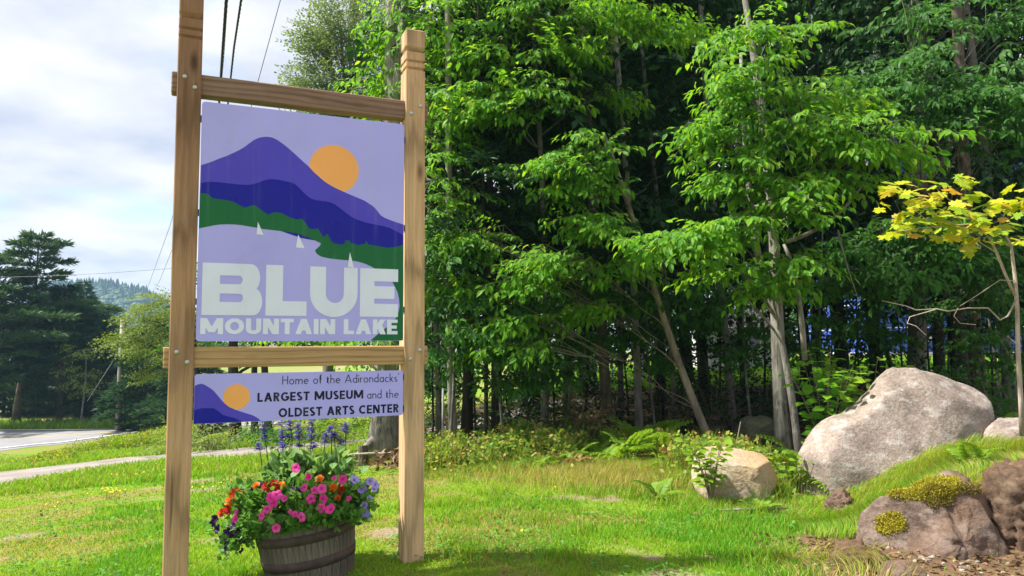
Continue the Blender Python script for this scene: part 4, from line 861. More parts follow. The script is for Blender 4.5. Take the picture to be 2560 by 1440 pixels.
M['granite'] = rockmat('granite', (.17, .135, .115), (.29, .235, .205), (.38, .30, .255), (.42, .40, .38), .6)
M['sandy_rock'] = rockmat('sandy_rock', (.24, .20, .15), (.38, .31, .22), (.46, .36, .24), (.36, .34, .30), .4, rust=(.42, .26, .12))
M['mauve_rock'] = rockmat('mauve_rock', (.055, .036, .027), (.165, .118, .094), (.26, .20, .17), (.33, .29, .25), .4, rust=(.15, .085, .045))
M['mossy_rock'] = rockmat('mossy_rock', (.07, .07, .05), (.13, .125, .09), (.18, .17, .13), (.12, .15, .05), .6)
M['earth'] = rockmat('earth', (.05, .032, .022), (.12, .078, .052), (.19, .13, .085), (.25, .19, .13), .3, rust=(.16, .085, .045))
M['moss'] = colattr('moss', .95, .1)
def rock(name, label, Y, outline, ctr, T, mat, seed, amp=.05, flatp=.75, tilt=0., cuts=()):
    """boulder: an outline given in the picture plane at depth Y, swelled to thickness T behind and in front"""
    c = P(ctr[0], ctr[1], Y); o = np.array([P(x, y, Y) for x, y in outline]); rel = (o - c)[:, [0, 2]]
    th = np.arctan2(rel[:, 1], rel[:, 0]); rd = np.hypot(rel[:, 0], rel[:, 1]); od = np.argsort(th); th, rd = th[od], rd[od]
    n = 96; m_ = 48; tt = np.linspace(-math.pi, math.pi, n, endpoint=False)
    R_ = np.interp(tt, np.r_[th[-1] - 2 * math.pi, th, th[0] + 2 * math.pi], np.r_[rd[-1], rd, rd[0]])
    R_ = 1.02 * np.convolve(np.r_[R_[-1], R_, R_[0]], [.2, .6, .2], 'valid')
    ph = np.linspace(-math.pi / 2, math.pi / 2, m_ + 1); V = []
    for p_ in ph:
        cs = abs(math.cos(p_)) ** flatp; sn = math.copysign(abs(math.sin(p_)) ** (1.0), math.sin(p_))
        x = R_ * cs * np.cos(tt); z = R_ * cs * np.sin(tt); y = sn * T * np.ones(n) + tilt * z
        V.append(np.stack([x, y, z], 1))
    V = np.array(V)
    for (nx_, ny_, nz_, of) in cuts:      # flat faces broken off the stone
        nn = unit(np.array([nx_, ny_, nz_])); dd = np.maximum(V @ nn - of * np.mean(rd), 0); V = V - dd[..., None] * nn * .93
    fr = np.random.default_rng(seed + 700)
    for _ in range(16):                   # chipped edges
        nn = unit(fr.normal(size=3) * np.array([1, .9, 1]) + np.array([0, -.35, .1])); pr_ = V @ nn; V = V - np.maximum(pr_ - pr_.max() * fr.uniform(.84, .95), 0)[..., None] * nn * .95
    nv = V / (np.linalg.norm(V, axis=2, keepdims=True) + 1e-6); sc_ = np.mean(rd)
    rgh = 2.2 if mat is M['earth'] else 1.0
    d = (noise3(V / sc_ * 1.6 + seed, seed, 3) - .5) * amp * 3.4 + (noise3(V / sc_ * 5 + seed, seed + 3, 3) - .5) * amp * 1.5 * rgh + (noise3(V / sc_ * 14, seed + 5, 2) - .5) * amp * 1.0 * rgh
    V = V + nv * d[..., None] * sc_
    V = V.reshape(-1, 3); i = np.arange(n); j = (i + 1) % n
    Q = np.concatenate([np.stack([l * n + i, l * n + j, (l + 1) * n + j, (l + 1) * n + i], 1) for l in range(m_)])
    a = Acc(); a.add(V, Q=Q); ob = a.obj(name, mat, smooth=True); ob.location = c; ob['label'] = label; ob['category'] = 'earth' if mat is M['earth'] else 'rock'
    return ob, V + c
BIG = [(2004,1245),(2002,1190),(2012,1140),(2032,1108),(2070,1065),(2100,1048),(2140,1032),(2170,1005),(2200,975),(2222,945),(2243,926),(2262,920),(2290,928),(2330,930),(2365,938),(2400,950),(2440,958),(2475,966),(2494,985),(2500,1015),(2498,1060),(2500,1150),(2470,1230),(2400,1290),(2250,1300),(2080,1290)]
rock('boulder', 'largest boulder, pale grey granite with a sloping top, behind the grassy bank', 7.25, BIG, (2265, 1120), .58, M['granite'], 3, .05, tilt=.18, flatp=.8, cuts=((-.1, -1, .5, .40), (.35, -1, .1, .46)))
rock('rock', 'pale broken rock slab half buried at the right end of the largest boulder', 6.9, [(2480,1070),(2500,1050),(2550,1046),(2640,1056),(2670,1090),(2660,1130),(2560,1140),(2490,1120)], (2570, 1095), .35, M['granite'], 9, .06, flatp=.5, cuts=((0, -.3, 1, .32), (-.3, -1, .1, .5)))
rock('rock', 'medium tan rock with a flat top beside the leafy seedling', 6.95, [(1738,1200),(1745,1140),(1760,1118),(1800,1112),(1850,1113),(1900,1120),(1930,1140),(1952,1165),(1950,1205),(1925,1245),(1850,1265),(1765,1255)], (1850, 1190), .34, M['sandy_rock'], 14, .045, flatp=.42, tilt=.0, cuts=((.05, -.30, 1, .42), (-.2, -1, .10, .50), (.75, -.75, .15, .62), (.9, -.1, .5, .85), (-.9, -.5, .35, .85)))
ob, vm = rock('rock', 'mauve brown rock with yellow green moss, jutting from the earth bank', 5.3, [(2140,1395),(2158,1350),(2182,1305),(2212,1262),(2248,1228),(2290,1205),(2330,1192),(2380,1196),(2430,1190),(2470,1208),(2505,1240),(2530,1290),(2545,1350),(2530,1395),(2420,1402),(2300,1395),(2210,1405)], (2350, 1320), .34, M['mauve_rock'], 21, .17, tilt=.30, flatp=.72, cuts=((-.6, -1, .5, .50), (.3, -1, .5, .46), (.8, -.6, .6, .62)))
rock('earth_clump', 'dark earthy root clump hanging off the bank right of the mossy rock', 5.4, [(2470,1400),(2460,1300),(2480,1220),(2520,1180),(2600,1165),(2700,1180),(2720,1300),(2700,1420),(2560,1440)], (2590, 1310), .3, M['earth'], 61, .22, tilt=.3, cuts=((0, -1, .3, .5),))
rock('earth_heap', 'low heap of brown earth at the left foot of the mossy rock', 5.0, [(2060,1425),(2085,1385),(2130,1365),(2190,1375),(2220,1420),(2190,1460),(2100,1460)], (2140, 1420), .22, M['earth'], 62, .2)
rock('rock', 'small dark clod of stone in the grass left of the mossy rock', G(2105, 1287)[1], [(2068,1275),(2070,1245),(2085,1228),(2110,1222),(2132,1236),(2142,1262),(2130,1300),(2085,1300)], (2105, 1265), .1, M['mauve_rock'], 33, .34, cuts=((-.3, -1, .6, .5), (.7, -.5, .5, .6)))
rock('rock', 'dim mossy block behind the tan rock at the foot of the bark trunk', 9.6, [(1850,1075),(1855,1050),(1890,1043),(1930,1050),(1945,1080),(1930,1105),(1880,1105)], (1895, 1075), .3, M['mossy_rock'], 41, .06)
rock('rock', 'small flat grey stone in the grass beyond the gravel path', G(588, 1107)[1], [(571,1100),(585,1093),(605,1092),(604,1102),(588,1107),(572,1106)], (588, 1100), .16, M['granite'], 47, .05)
rock('rock', 'low grey stone lying at the soil edge under the mossy rock', 4.55, [(2200,1440),(2215,1415),(2260,1405),(2300,1420),(2310,1450),(2250,1470)], (2255, 1440), .12, M['mauve_rock'], 52, .08)
# moss cushions on the jutting rock
def moss(cx, cy, rx, ry, Yc, seed, n, colr):
    r = np.random.default_rng(seed); lv = Leaves(); w = P(cx, cy, Yc)
    c = np.array([P(cx, cy, Yc)]); d = np.linalg.norm(vm - CAM, axis=1)
    pix = (vm - CAM); cxn = (pix @ _RM); u = 1280 + cxn[:, 0] / -cxn[:, 2] * FPX; v = 720 - cxn[:, 1] / -cxn[:, 2] * FPX
    front = vm[:, 1] < 5.45
    ok = front & ((((u - cx) / rx) ** 2 + ((v - cy) / ry) ** 2) < 1)
    src = vm[ok]
    if len(src) == 0: return
    k_ = r.integers(len(src), size=n); p_ = src[k_] + r.normal(0, .011, (n, 3)); nn = unit(p_ - P(2350, 1320, 5.3))
    a = Acc(); f = unit(nn * .6 + r.normal(0, .6, (n, 3)) + np.array([0, 0, .2])); sd = unit(np.cross(f, r.normal(size=(n, 3)))); s_ = r.uniform(.006, .015, n)[:, None]
    V = np.stack([p_ - sd * s_ * .25, p_ + sd * s_ * .25, p_ + f * s_], 1).reshape(-1, 3) - np.array(ob.location)
    col = np.repeat(np.array(colr) * r.uniform(.6, 1.35, (n, 1)), 3, 0)
    a.add(V, T=np.arange(3 * n).reshape(-1, 3), col=col); a.obj('moss', M['moss'], ob, kind='stuff')
moss(2300, 1215, 105, 36, 4.9, 1, 26000, (.30, .27, .02)); moss(2225, 1308, 36, 26, 4.9, 2, 9000, (.36, .32, .03)); moss(2345, 1240, 40, 26, 4.9, 3, 7000, (.16, .13, .03)); moss(2420, 1222, 40, 12, 4.9, 4, 5000, (.18, .14, .04))

# ================================================================== TREES OF THE WOOD
def base_at(px, Y, dz=0.): x = gx(px, Y); return np.array([x, Y, gzf(x, Y) + dz])
def rel(base, px, py, Y): return P(px, py, Y) - base
def mkblobs(base, lst):
    """(px, py, depth, rx, ry, rz, sprays): crown masses given where they stand"""
    return [(rel(base, q[0], q[1], q[2]), q[3:6], q[6]) for q in lst]
TREES = 'trees at the edge of the wood'
# the big shade tree just behind the right post
b = base_at(962, 10.9)
def fork(tr, r):
    a0 = np.array([0.03, 0, 4.2]); tr.tube(bez(a0, a0 + [.15, 0, .8], a0 + [.36, .1, 4.5], 8), np.linspace(.15, .08, 8), 8)
    tr.tube(bez(np.array([0, 0, .45]), np.array([.25, -.1, .12]), np.array([.7, -.25, -.02]), 5), [.10, .07, .05, .04, .02], 6); tr.tube(bez(np.array([0, 0, .45]), np.array([-.2, -.3, .15]), np.array([-.45, -.45, -.03]), 5), [.10, .07, .05, .04, .02], 6)
make_tree('maple_tree', 'large forked tree with thick pale bark just behind the right signpost', b, (0.12, .2, 9.5), .225,
    mkblobs(b, [(965,70,11.1,.32,.5,.5,12),(960,220,11.1,.30,.5,.4,10),(1000,190,11.2,.30,.6,.6,12),(1020,40,10.9,.4,.6,.45,12),(1090,140,10.6,.6,.7,.7,22),(1150,30,10.4,.7,.7,.6,20),(1100,300,10.3,.5,.6,.6,18),(1130,-120,11.2,.9,.9,.5,14),(760,820,11.8,1.2,.8,.2,14),(930,850,10.6,.7,.7,.2,10),(1100,440,10.3,.5,.7,.6,18),(1100,600,10.2,.5,.6,.5,16),(1110,720,10.0,.5,.5,.3,14)]),
    SPRAY_NEAR, M['leaf_beech'], M['bark_rough'], 201, group=TREES, leaf8=True, sc=(.65, 1.0), extra=fork, taper=.45)
# willow like tree farther behind the sign
b = base_at(820, 21)
make_tree('willow_tree', 'airy grey green tree rising above the sign beam against the sky', b, (0.3, .3, 9.5), .2,
    mkblobs(b, [(860,190,21,1.3,1.2,1.5,114),(825,260,21,.8,1.1,1.0,95),(800,120,21,.6,.9,.9,64),(850,60,21,.8,1.0,.9,64),(930,110,21.5,1.0,1.1,1.2,79),(760,230,21,.35,.7,.45,30),(930,280,21,1.0,1.0,.8,64),(900,-40,22,.8,1,1.0,57),(740,300,21,.4,.6,.25,19),(980,60,21.5,.9,1,.9,60),(990,220,21.5,.9,1,1.0,60),(880,320,21,1.2,1,.5,40),(900,420,21,1.5,1.2,.9,45)]),
    SPRAY_FINE, M['leaf_willow'], M['bark_grey'], 202, group=TREES, sc=(.5, .85), down=-.35, twigs=1)
# bright understorey trees at the edge
b = base_at(1957, 9.3)
def stem2(tr, r):
    tr.tube(bez(np.array([.13, -.12, -.1]), np.array([.10, -.1, 1.2]), np.array([-.24, 0, 2.5]), 10), np.linspace(.05, .038, 10), 8)
    tr.tube(bez(np.array([-.24, 0, 2.5]), np.array([-.4, 0, 3.6]), np.array([-.35, .1, 5.2]), 8), np.linspace(.045, .02, 8), 7)
    tr.tube(bez(rel(b, 1965, 605, 8.9), rel(b, 2120, 560, 8.6), rel(b, 2185, 405, 8.4), 10), np.linspace(.03, .012, 10), 6)
    tr.tube(bez(rel(b, 1960, 610, 8.9), rel(b, 2000, 690, 8.9), rel(b, 2012, 900, 9.0), 8), np.linspace(.022, .035, 8), 6)
    tr.tube(bez(rel(b, 2095, 575, 8.5), rel(b, 2110, 650, 8.4), rel(b, 2150, 760, 8.3), 7), np.linspace(.012, .004, 7), 4)
make_tree('beech_tree', 'double stemmed beech with bright green sprays left of the boulders', b, (-.35, .2, 6.5), .10,
    mkblobs(b, [(1860,200,8.4,.62,.5,.55,26),(1950,330,8.3,.6,.5,.5,26),(1780,330,8.5,.35,.4,.5,14),(1880,440,8.3,.5,.5,.4,20),(2040,230,8.5,.5,.5,.4,18),(2140,330,8.1,.5,.5,.3,16),(1840,560,8.1,.45,.5,.25,14),(1740,600,8.2,.55,.5,.14,14),(1960,500,8.2,.42,.5,.3,14),(2060,440,8.2,.5,.5,.22,12),(1930,700,8.4,.3,.4,.2,8),(1650,585,8.3,.4,.4,.12,8),(1900,90,8.7,.7,.6,.4,20),(2230,350,8.1,.45,.5,.2,10),(1830,660,8.5,.4,.4,.15,7),(1990,640,8.3,.3,.4,.25,8)]),
    SPRAY_NEAR, M['leaf_beech'], M['bark_rough'], 203, group=TREES, leaf8=True, nparts=300, sc=(.62, .95), extra=stem2, taper=.3, limb_r=.16)
b = base_at(1790, 10.1)
make_tree('beech_tree', 'slim leaning brown stem slanting up left among the darker trunks', b, rel(b, 1500, 330, 10.2), .058,
    mkblobs(b, [(1450,440,9.5,.5,.5,.5,24),(1360,400,9.4,.4,.4,.25,12),(1480,560,9.5,.45,.5,.3,16),(1400,640,9.3,.5,.4,.22,16),(1330,700,9.5,.5,.4,.2,13),(1250,800,9.6,.5,.4,.16,11),(1300,860,9.5,.5,.4,.14,10),(1480,350,9.5,.3,.4,.25,10),(1540,660,9.7,.4,.4,.3,12),(1180,600,9.9,.5,.4,.4,14),(1450,760,9.6,.5,.4,.2,10)]),
    SPRAY_NEAR, M['leaf_beech'], M['bark_lean'], 204, group=TREES, leaf8=True, nparts=300, sc=(.6, .9), wob=.05, taper=.5, limb_r=.10)
b = base_at(1360, 10.8)
make_tree('beech_tree', 'thin leafy sapling with high bright sprays right of the right signpost', b, rel(b, 1330, -60, 10.3), .06,
    mkblobs(b, [(1300,230,9.9,.6,.5,.5,26),(1200,130,10.2,.6,.5,.5,24),(1250,270,9.8,.5,.4,.3,16),(1400,120,10,.6,.5,.4,20),(1530,40,9.9,.6,.5,.3,18),(1330,40,10.2,.8,.5,.4,22),(1150,260,10.3,.5,.5,.5,18),(1650,60,9.8,.6,.5,.3,16),(1250,-90,10.2,.9,.6,.3,10),(1600,-110,10.2,.9,.6,.3,10),(1550,220,10.4,.4,.4,.3,8)]),
    SPRAY_NEAR, M['leaf_beech'], M['bark_grey'], 205, group=TREES, leaf8=True, nparts=300, sc=(.65, 1.0), wob=.05, taper=.4, limb_r=.3)
b = base_at(2285, 12.5)
make_tree('maple_tree', 'stout grey trunk standing behind the boulder with layered leaves above', b, rel(b, 2262, -300, 12.5), .155,
    mkblobs(b, [(2250,250,9.5,.7,.7,.35,20),(2400,260,9.3,.7,.7,.25,18),(2180,200,9.6,.6,.6,.3,16),(2330,160,9.6,.7,.6,.3,16),(2480,300,9,.6,.6,.4,16),(2520,200,9.4,.6,.6,.4,16),(2360,640,9.5,.6,.5,.3,18),(2300,560,9.6,.5,.5,.3,14),(2480,640,9.6,.5,.5,.3,12),(2250,680,9.4,.5,.5,.25,14),(2150,620,9.6,.5,.5,.3,12),(2300,30,10.2,1.0,.7,.35,16),(2500,30,10,.9,.7,.4,16)]),
    SPRAY_NEAR, M['leaf_mid'], M['bark_grey'], 206, group=TREES, leaf8=True, sc=(.7, 1.0), taper=.6, limb_r=.09)

for q, (px, Y, lab, bl_) in enumerate([
    (1118, 10.0, 'low leafy beech sapling close to the right signpost', [(1110,640,9.7,.5,.4,.2,10),(1090,760,9.7,.4,.4,.15,8),(1150,830,9.6,.45,.4,.15,9),(1200,730,9.8,.5,.4,.2,10),(1100,880,9.6,.3,.3,.1,5)]),
    (1262, 10.3, 'low leafy beech sapling above the fallen log', [(1240,740,9.9,.5,.4,.2,9),(1290,810,9.8,.5,.4,.15,9),(1215,880,9.8,.4,.4,.12,7),(1330,900,9.9,.4,.4,.12,7),(1280,950,9.9,.35,.3,.1,5)]),
    (1412, 10.6, 'leafy beech sapling behind the brown shrub with low spreading sprays', [(1400,760,10.1,.5,.4,.2,9),(1440,850,10.2,.5,.4,.15,8),(1370,930,10.2,.4,.4,.12,7),(1480,720,10.2,.4,.4,.2,7)]),
    (1640, 11.0, 'leafy beech sapling between the pale trunk and the leaning stem', [(1620,740,10.6,.5,.4,.2,9),(1690,800,10.6,.45,.4,.15,8),(1580,830,10.7,.4,.4,.15,7),(1650,900,10.7,.35,.3,.1,5),(1730,720,10.6,.5,.4,.2,8)]),
    (1880, 10.8, 'leafy beech sapling left of the bark trunk with low sprays', [(1860,720,10.4,.5,.4,.2,9),(1800,760,10.4,.4,.4,.15,8),(1890,820,10.5,.4,.4,.15,7),(1840,880,10.5,.3,.3,.1,5)]),
    (2080, 10.9, 'leafy beech sapling right of the bark trunk with dark low sprays', [(2060,720,10.4,.5,.4,.2,9),(2130,700,10.4,.5,.4,.2,9),(2100,800,10.5,.45,.4,.15,8),(2170,820,10.6,.4,.4,.15,7),(2040,860,10.5,.3,.3,.1,5)]),
    (2500, 10.6, 'leafy maple sapling behind the yellow one with dark low sprays', [(2480,740,10.1,.5,.4,.2,9),(2540,800,10.1,.4,.4,.2,8),(2440,840,10.2,.4,.4,.12,6),(2500,890,10.1,.4,.4,.12,6),(2400,720,10.2,.5,.4,.2,8)])]):
    b = base_at(px, Y); make_tree('beech_sapling', lab, b, (0, .1, 3.2), .024, mkblobs(b, bl_), SPRAY_NEAR, M['leaf_mid'], M['bark_grey'], 260 + q, group='beech saplings at the wood edge', leaf8=True, sc=(.5, .85), twigs=1, limb_r=.4, trunk_sides=7)
# darker trees inside the wood: (px at base, depth, px at top, trunk px width there, bark, label)
WOOD = [
 (1098, 11.2, 1085, 18, 'bark_grey', 'slim grey trunk closest to the right signpost'),
 (1135, 10.6, 1105, 24, 'bark_pale', 'pale curved trunk in the clump right of the signpost'),
 (1165, 10.9, 1210, 32, 'bark_dark', 'thick dark trunk in the clump right of the signpost'),
 (1213, 10.4, 1222, 13, 'bark_dark', 'thin dark stem standing alone behind the fallen log'),
 (1520, 11.0, 1490, 33, 'bark_brown', 'sturdy brown trunk left of a slimmer pale one above the ferns'),
 (1552, 12.6, 1520, 18, 'bark_grey', 'slim trunk just behind the sturdy brown one'),
 (1597, 11.4, 1560, 22, 'bark_pale', 'pale slim trunk standing straight above the tallest fern'),
 (1690, 11.8, 1640, 15, 'bark_grey', 'thin leaning grey stem behind the tip of the tallest fern'),
 (1765, 14.0, 1750, 34, 'bark_dark', 'dark trunk behind the slim leaning brown stem'),
 (1832, 11.6, 1812, 23, 'bark_grey', 'straight grey trunk in front of the white shed'),
 (1866, 14.5, 1860, 22, 'bark_dark', 'black trunk crossing the white shed wall'),
 (2112, 13.5, 2100, 42, 'bark_dark', 'broad dark trunk at the left edge of the blue building'),
 (2352, 13.5, 2325, 34, 'bark_dark', 'leaning dark trunk in front of the blue building'),
 (2405, 12.4, 2380, 52, 'bark_dark', 'broad dark trunk between two paler ones before the blue building'),
 (2450, 11.6, 2440, 40, 'bark_brown', 'brown grey trunk nearest the yellow maple sapling'),
 (2530, 12.8, 2470, 34, 'bark_grey', 'grey trunk rising behind the yellow maple leaves'),
 (1420, 14.5, 1400, 26, 'bark_dark', 'dark trunk deep in the wood behind the brown shrub'),
 (1650, 16.5, 1640, 30, 'bark_dark', 'dim trunk far back in the wood before the rail fence'),
 (2020, 15.0, 2030, 34, 'bark_dark', 'dim trunk behind the double stemmed beech'),
 (2640, 13.0, 2600, 40, 'bark_grey', 'grey trunk at the right edge beyond the yellow maple'),
]
for q, (px, Y, pt, w, bark, lab) in enumerate(WOOD):
    r = np.random.default_rng(300 + q); b = base_at(px, Y); Htop = 10.2 + 1.2 * r.random(); top = np.array([gx(pt, Y) - b[0], .3 * r.normal(), 0]) * 1.6; top[2] = Htop - b[2]
    bl = []
    for z in (3.6, 4.6, 5.6, 6.7, 7.9, 9.1):
        for s_ in range(2 if z < 7 else 3):
            th = r.uniform(0, 6.28); rr_ = r.uniform(.5, 1.6) * (.5 if px < 1250 else 1); bl.append(((top[0] * z / Htop + rr_ * math.cos(th) + (.8 if px < 1250 else 0), rr_ * math.sin(th) * .8 + .55 + .10 * (z - 3.6), z + r.normal(0, .3)), (1.2, 1.0, .5), 9))
    if px > 2000: bl += [((r.uniform(-.9, .9), .5, 2.5 + .4 * q_), (1.0, .7, .3), 6) for q_ in range(2)]
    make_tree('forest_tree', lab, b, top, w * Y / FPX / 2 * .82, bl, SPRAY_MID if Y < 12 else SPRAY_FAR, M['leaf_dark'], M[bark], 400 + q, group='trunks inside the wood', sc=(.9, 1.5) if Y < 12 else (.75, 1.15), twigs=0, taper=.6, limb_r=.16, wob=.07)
USL = [(1080, 11.6, 1.0, 'low dark sapling behind the pale curved trunk'), (1190, 12.2, 1.2, 'low dark sapling behind the thick dark trunk'), (1290, 11.6, 1.1, 'low dark sapling behind the lime green seedling'), (1385, 12.4, 1.3, 'dark leafy sapling left of the brown shrub'), (1460, 12.0, 1.5, 'dark leafy sapling behind the brown shrub'), (1570, 13.2, 1.3, 'dark leafy sapling between the sturdy and the pale slim trunk'), (1660, 12.6, 1.3, 'dark leafy sapling left of the slim leaning stem'), (1740, 12.4, 1.5, 'dark leafy sapling under the slim leaning stem'), (1800, 13.4, 1.4, 'dark leafy sapling hiding the left half of the white shed'), (1905, 13.0, 1.5, 'dark leafy sapling hiding the right half of the white shed'), (2030, 12.2, 1.3, 'dark leafy sapling right of the double stemmed beech'), (2105, 15.0, 1.9, 'dark leafy sapling left of the blue building'), (2190, 14.4, 2.1, 'dark leafy sapling at the left corner of the blue building'), (2260, 15.5, 2.3, 'dark leafy sapling behind the stout grey trunk'), (2330, 14.4, 2.3, 'dark leafy sapling right of the stout grey trunk'), (2400, 15.2, 2.0, 'dark leafy sapling before the middle of the blue building'), (2480, 13.6, 1.6, 'dark leafy sapling right of the broad dark trunk'), (2545, 14.2, 1.7, 'dark leafy sapling behind the stem of the yellow maple'), (2440, 11.0, .9, 'dark leafy sapling just behind the right end of the largest boulder'), (2215, 10.6, .9, 'dark leafy sapling right behind the peak of the largest boulder'), (2150, 16.5, 2.6, 'tall dark sapling left of the stout grey trunk'), (2290, 17.5, 1.2, 'dark sapling filling the gap behind the stout grey trunk'), (2375, 17.0, 2.8, 'tall dark sapling between the leaning and the broad dark trunk'), (2465, 16.5, 1.6, 'dark sapling behind the brown grey trunk'), (2520, 16.0, 2.8, 'tall dark sapling behind the bare maple twigs'), (1500, 15.5, 1.0, 'dark sapling behind the sturdy brown trunk'), (1620, 15.8, 1.2, 'dark sapling behind the straight pale trunk'), (1350, 15.0, 1.0, 'dark sapling deep behind the low shrub'), (1700, 16.5, 1.2, 'dark sapling far behind the slim leaning stem'), (2080, 17.5, .9, 'dark sapling before the left corner of the blue building'), (2130, 12.4, .8, 'dark sapling left of the boulder peak'), (2250, 12.0, 2.0, 'dark sapling with leaves hanging before the stout grey trunk'), (2480, 17.8, .9, 'low dark sapling before the blue wall right of the brown grey trunk'), (2560, 17.0, 1.0, 'low dark sapling before the right end of the blue wall'), (2420, 18.0, 1.0, 'low dark sapling before the blue wall behind the broad dark trunk')]
for q, (px, Y, z0_, lab) in enumerate(USL):
    r = np.random.default_rng(1700 + q); b = base_at(px, Y); bl = [((r.uniform(-.55, .55), r.uniform(-.4, .4), z0_ + .42 * z_), (.75, .6, .28), 5) for z_ in range(5)]
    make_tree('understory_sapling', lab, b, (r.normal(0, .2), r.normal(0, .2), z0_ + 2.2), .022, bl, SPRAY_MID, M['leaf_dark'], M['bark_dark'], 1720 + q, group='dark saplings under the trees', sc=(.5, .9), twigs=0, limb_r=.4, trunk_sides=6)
# trees deeper in
DEEP = [(1330, 16, 'dense dark leafy tree filling the wood right of the signpost'), (1470, 18, 'dark full crowned tree deep behind the fallen log'), (1480, 20, 'tall dim tree deep in the wood over the rail fence'), (1720, 21, 'tall dark tree standing before the white shed roof'), (1960, 20, 'dark tree deep behind the double stemmed beech'), (2200, 19, 'dark tree shading the left end of the blue building'), (2440, 20, 'dark tree in front of the middle of the blue building'), (2700, 18, 'dark leafy tree beyond the right edge of the wood'), (1330, 24, 'far dim tree behind the lawn left of the rail fence'), (1600, 26, 'far tree rising behind the rail fence'), (2050, 26, 'far dark tree between the white shed and blue building')]
for q, (px, Y, lab) in enumerate(DEEP):
    r = np.random.default_rng(500 + q); b = base_at(px, Y); bl = []
    low = 2.6 if q < 2 else 3.4
    for z in np.arange(low, 13.5, 1.25):
        for s_ in range(3):
            th = r.uniform(0, 6.28); rr_ = r.uniform(.4, 2.4); bl.append(((rr_ * math.cos(th), rr_ * math.sin(th), z + r.normal(0, .4)), (1.5, 1.5, .75), 6))
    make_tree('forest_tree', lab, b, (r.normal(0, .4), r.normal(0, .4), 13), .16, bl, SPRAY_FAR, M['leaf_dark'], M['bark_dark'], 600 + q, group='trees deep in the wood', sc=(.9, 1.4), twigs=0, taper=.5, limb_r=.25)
# hemlock limbs: a dark conifer with drooping branches right of the sign
def conifer(name, label, base, H, r0, wid, mat, seed, z0=.15, dens=1., tuft=.22, whorl=.42, droop=.15, irregular=.25, group=None, power=.8, tw=.16, up=.1, lean=0):
    r = np.random.default_rng(seed); root = thing(name, label, 'tree', base, 0, group); tr = Acc(); t = np.linspace(0, 1, 12)
    tp = np.outer(t, [lean, 0, H]); tp[:, 0] += .02 * H * np.sin(t * 5 + seed) * t; tr.tube(tp - np.array([[0, 0, .15]]) * (1 - t[:, None]), r0 * (1 - .93 * t), 8)
    lv = Leaves(); z = z0 * H
    while z < H * .985:
        f = (H - z) / (H * (1 - z0)); nb = r.integers(4, 7) if f > .15 else 4; ph = r.uniform(0, 6.28); prof = wid * (f ** power) * (1 if f < .8 else 1 - .5 * (f - .8) / .2)
        for k_ in range(nb):
            L = max(.12, prof * (1 + r.normal(0, irregular))); th = ph + k_ * 6.283 / nb + r.normal(0, .2); d = np.array([math.cos(th), math.sin(th), 0])
            c0 = on_path(tp, z / H); end = c0 + d * L + np.array([0, 0, up * L - droop * L]); mid = c0 + d * L * .5 + np.array([0, 0, up * L]); bp = bez(c0, mid, end, 7)
            if L > .5: tr.tube(bp, np.linspace(r0 * .22 * max(.3, f), .008, 7), 4, cap=False)
            n = int(max(8, L * 30 * dens)); tt = .18 + .82 * r.random(n) ** .7; idx = tt * 6; i0 = np.minimum(idx.astype(int), 5); p_ = bp[i0] + (bp[i0 + 1] - bp[i0]) * (idx - i0)[:, None]
            sd = np.array([-d[1], d[0], 0]); off = r.uniform(-1, 1, n) * L * .30 * (1.15 - tt); p_ = p_ + off[:, None] * sd + r.normal(0, .05, (n, 3)); fw = d[None] * .8 + np.sign(off)[:, None] * sd * .55 + r.normal(0, .3, (n, 3)) + np.array([0, 0, up])
            lv.add(p_, fw, np.array([0, 0, 1.]) + r.normal(0, .45, (n, 3)), tuft * r.uniform(.7, 1.4, n))
        z += whorl * (.55 + .45 * f) * r.uniform(.8, 1.2)
    tr.obj('trunk', M['bark_brown'] if r0 > .12 else M['bark_dark'], root, True)
    TV = LEAF4_V * np.array([tw / .27 * .5, 1, 1]); a = Acc(); bake(a, lv.arrays(), TV, LEAF4_T); a.obj('crown', mat, root); return root
M['needle_hem'] = leafmat('needle_hemlock', [(0.014, 0.044, 0.024), (0.022, 0.06, 0.028)], trans=.15)
conifer('hemlock_tree', 'dark hemlock with drooping limbs between the sign and the saplings', base_at(1240, 10.9), 7.5, .09, 1.9, M['needle_hem'], 71, .22, 2.2, .16, .34, .25, group=TREES, tw=.3)
# ---- far side of the road and the left of the picture
LEFT = 'trees beyond the road'
def lb(px, Y): return base_at(px, Y)
conifer('pine_tree', 'tallest white pine with a ragged top, far left beyond the road', lb(40, 46), 11.9, .27, 3.6, M['needle'], 81, .34, 3.0, .42, .62, .1, .42, LEFT, .62, .22, .32, lean=1.2)
conifer('pine_tree', 'broad pale green pine cut off by the left edge of the picture', lb(-45, 43), 10.2, .24, 3.4, M['needle'], 82, .25, 2.6, .42, .6, .1, .4, LEFT, .6, .22, .3)
conifer('pine_tree', 'dense lower pine with long right hand limbs beside the tallest pine', lb(150, 47), 8.6, .22, 3.4, M['needle_dark'], 83, .08, 3.0, .42, .5, .1, .35, LEFT, .6, .22, .25)
conifer('spruce_tree', 'dark spruce with skirts to the ground near the utility pole', lb(235, 50), 7.2, .15, 2.5, M['needle_dark'], 84, .04, 3.0, .4, .45, .2, .25, LEFT, .7, .22, .1)
conifer('spruce_tree', 'dark spruce behind the right side of the utility pole', lb(365, 42), 6.6, .15, 2.7, M['needle_dark'], 85, .04, 3.0, .36, .42, .25, .25, LEFT, .75, .22, .1)
conifer('spruce_tree', 'grey green spruce below the hill between pine and pole', lb(255, 72), 9.3, .16, 2.6, M['needle'], 86, .06, 2.0, .5, .6, .2, .25, LEFT, .8, .22, .1)
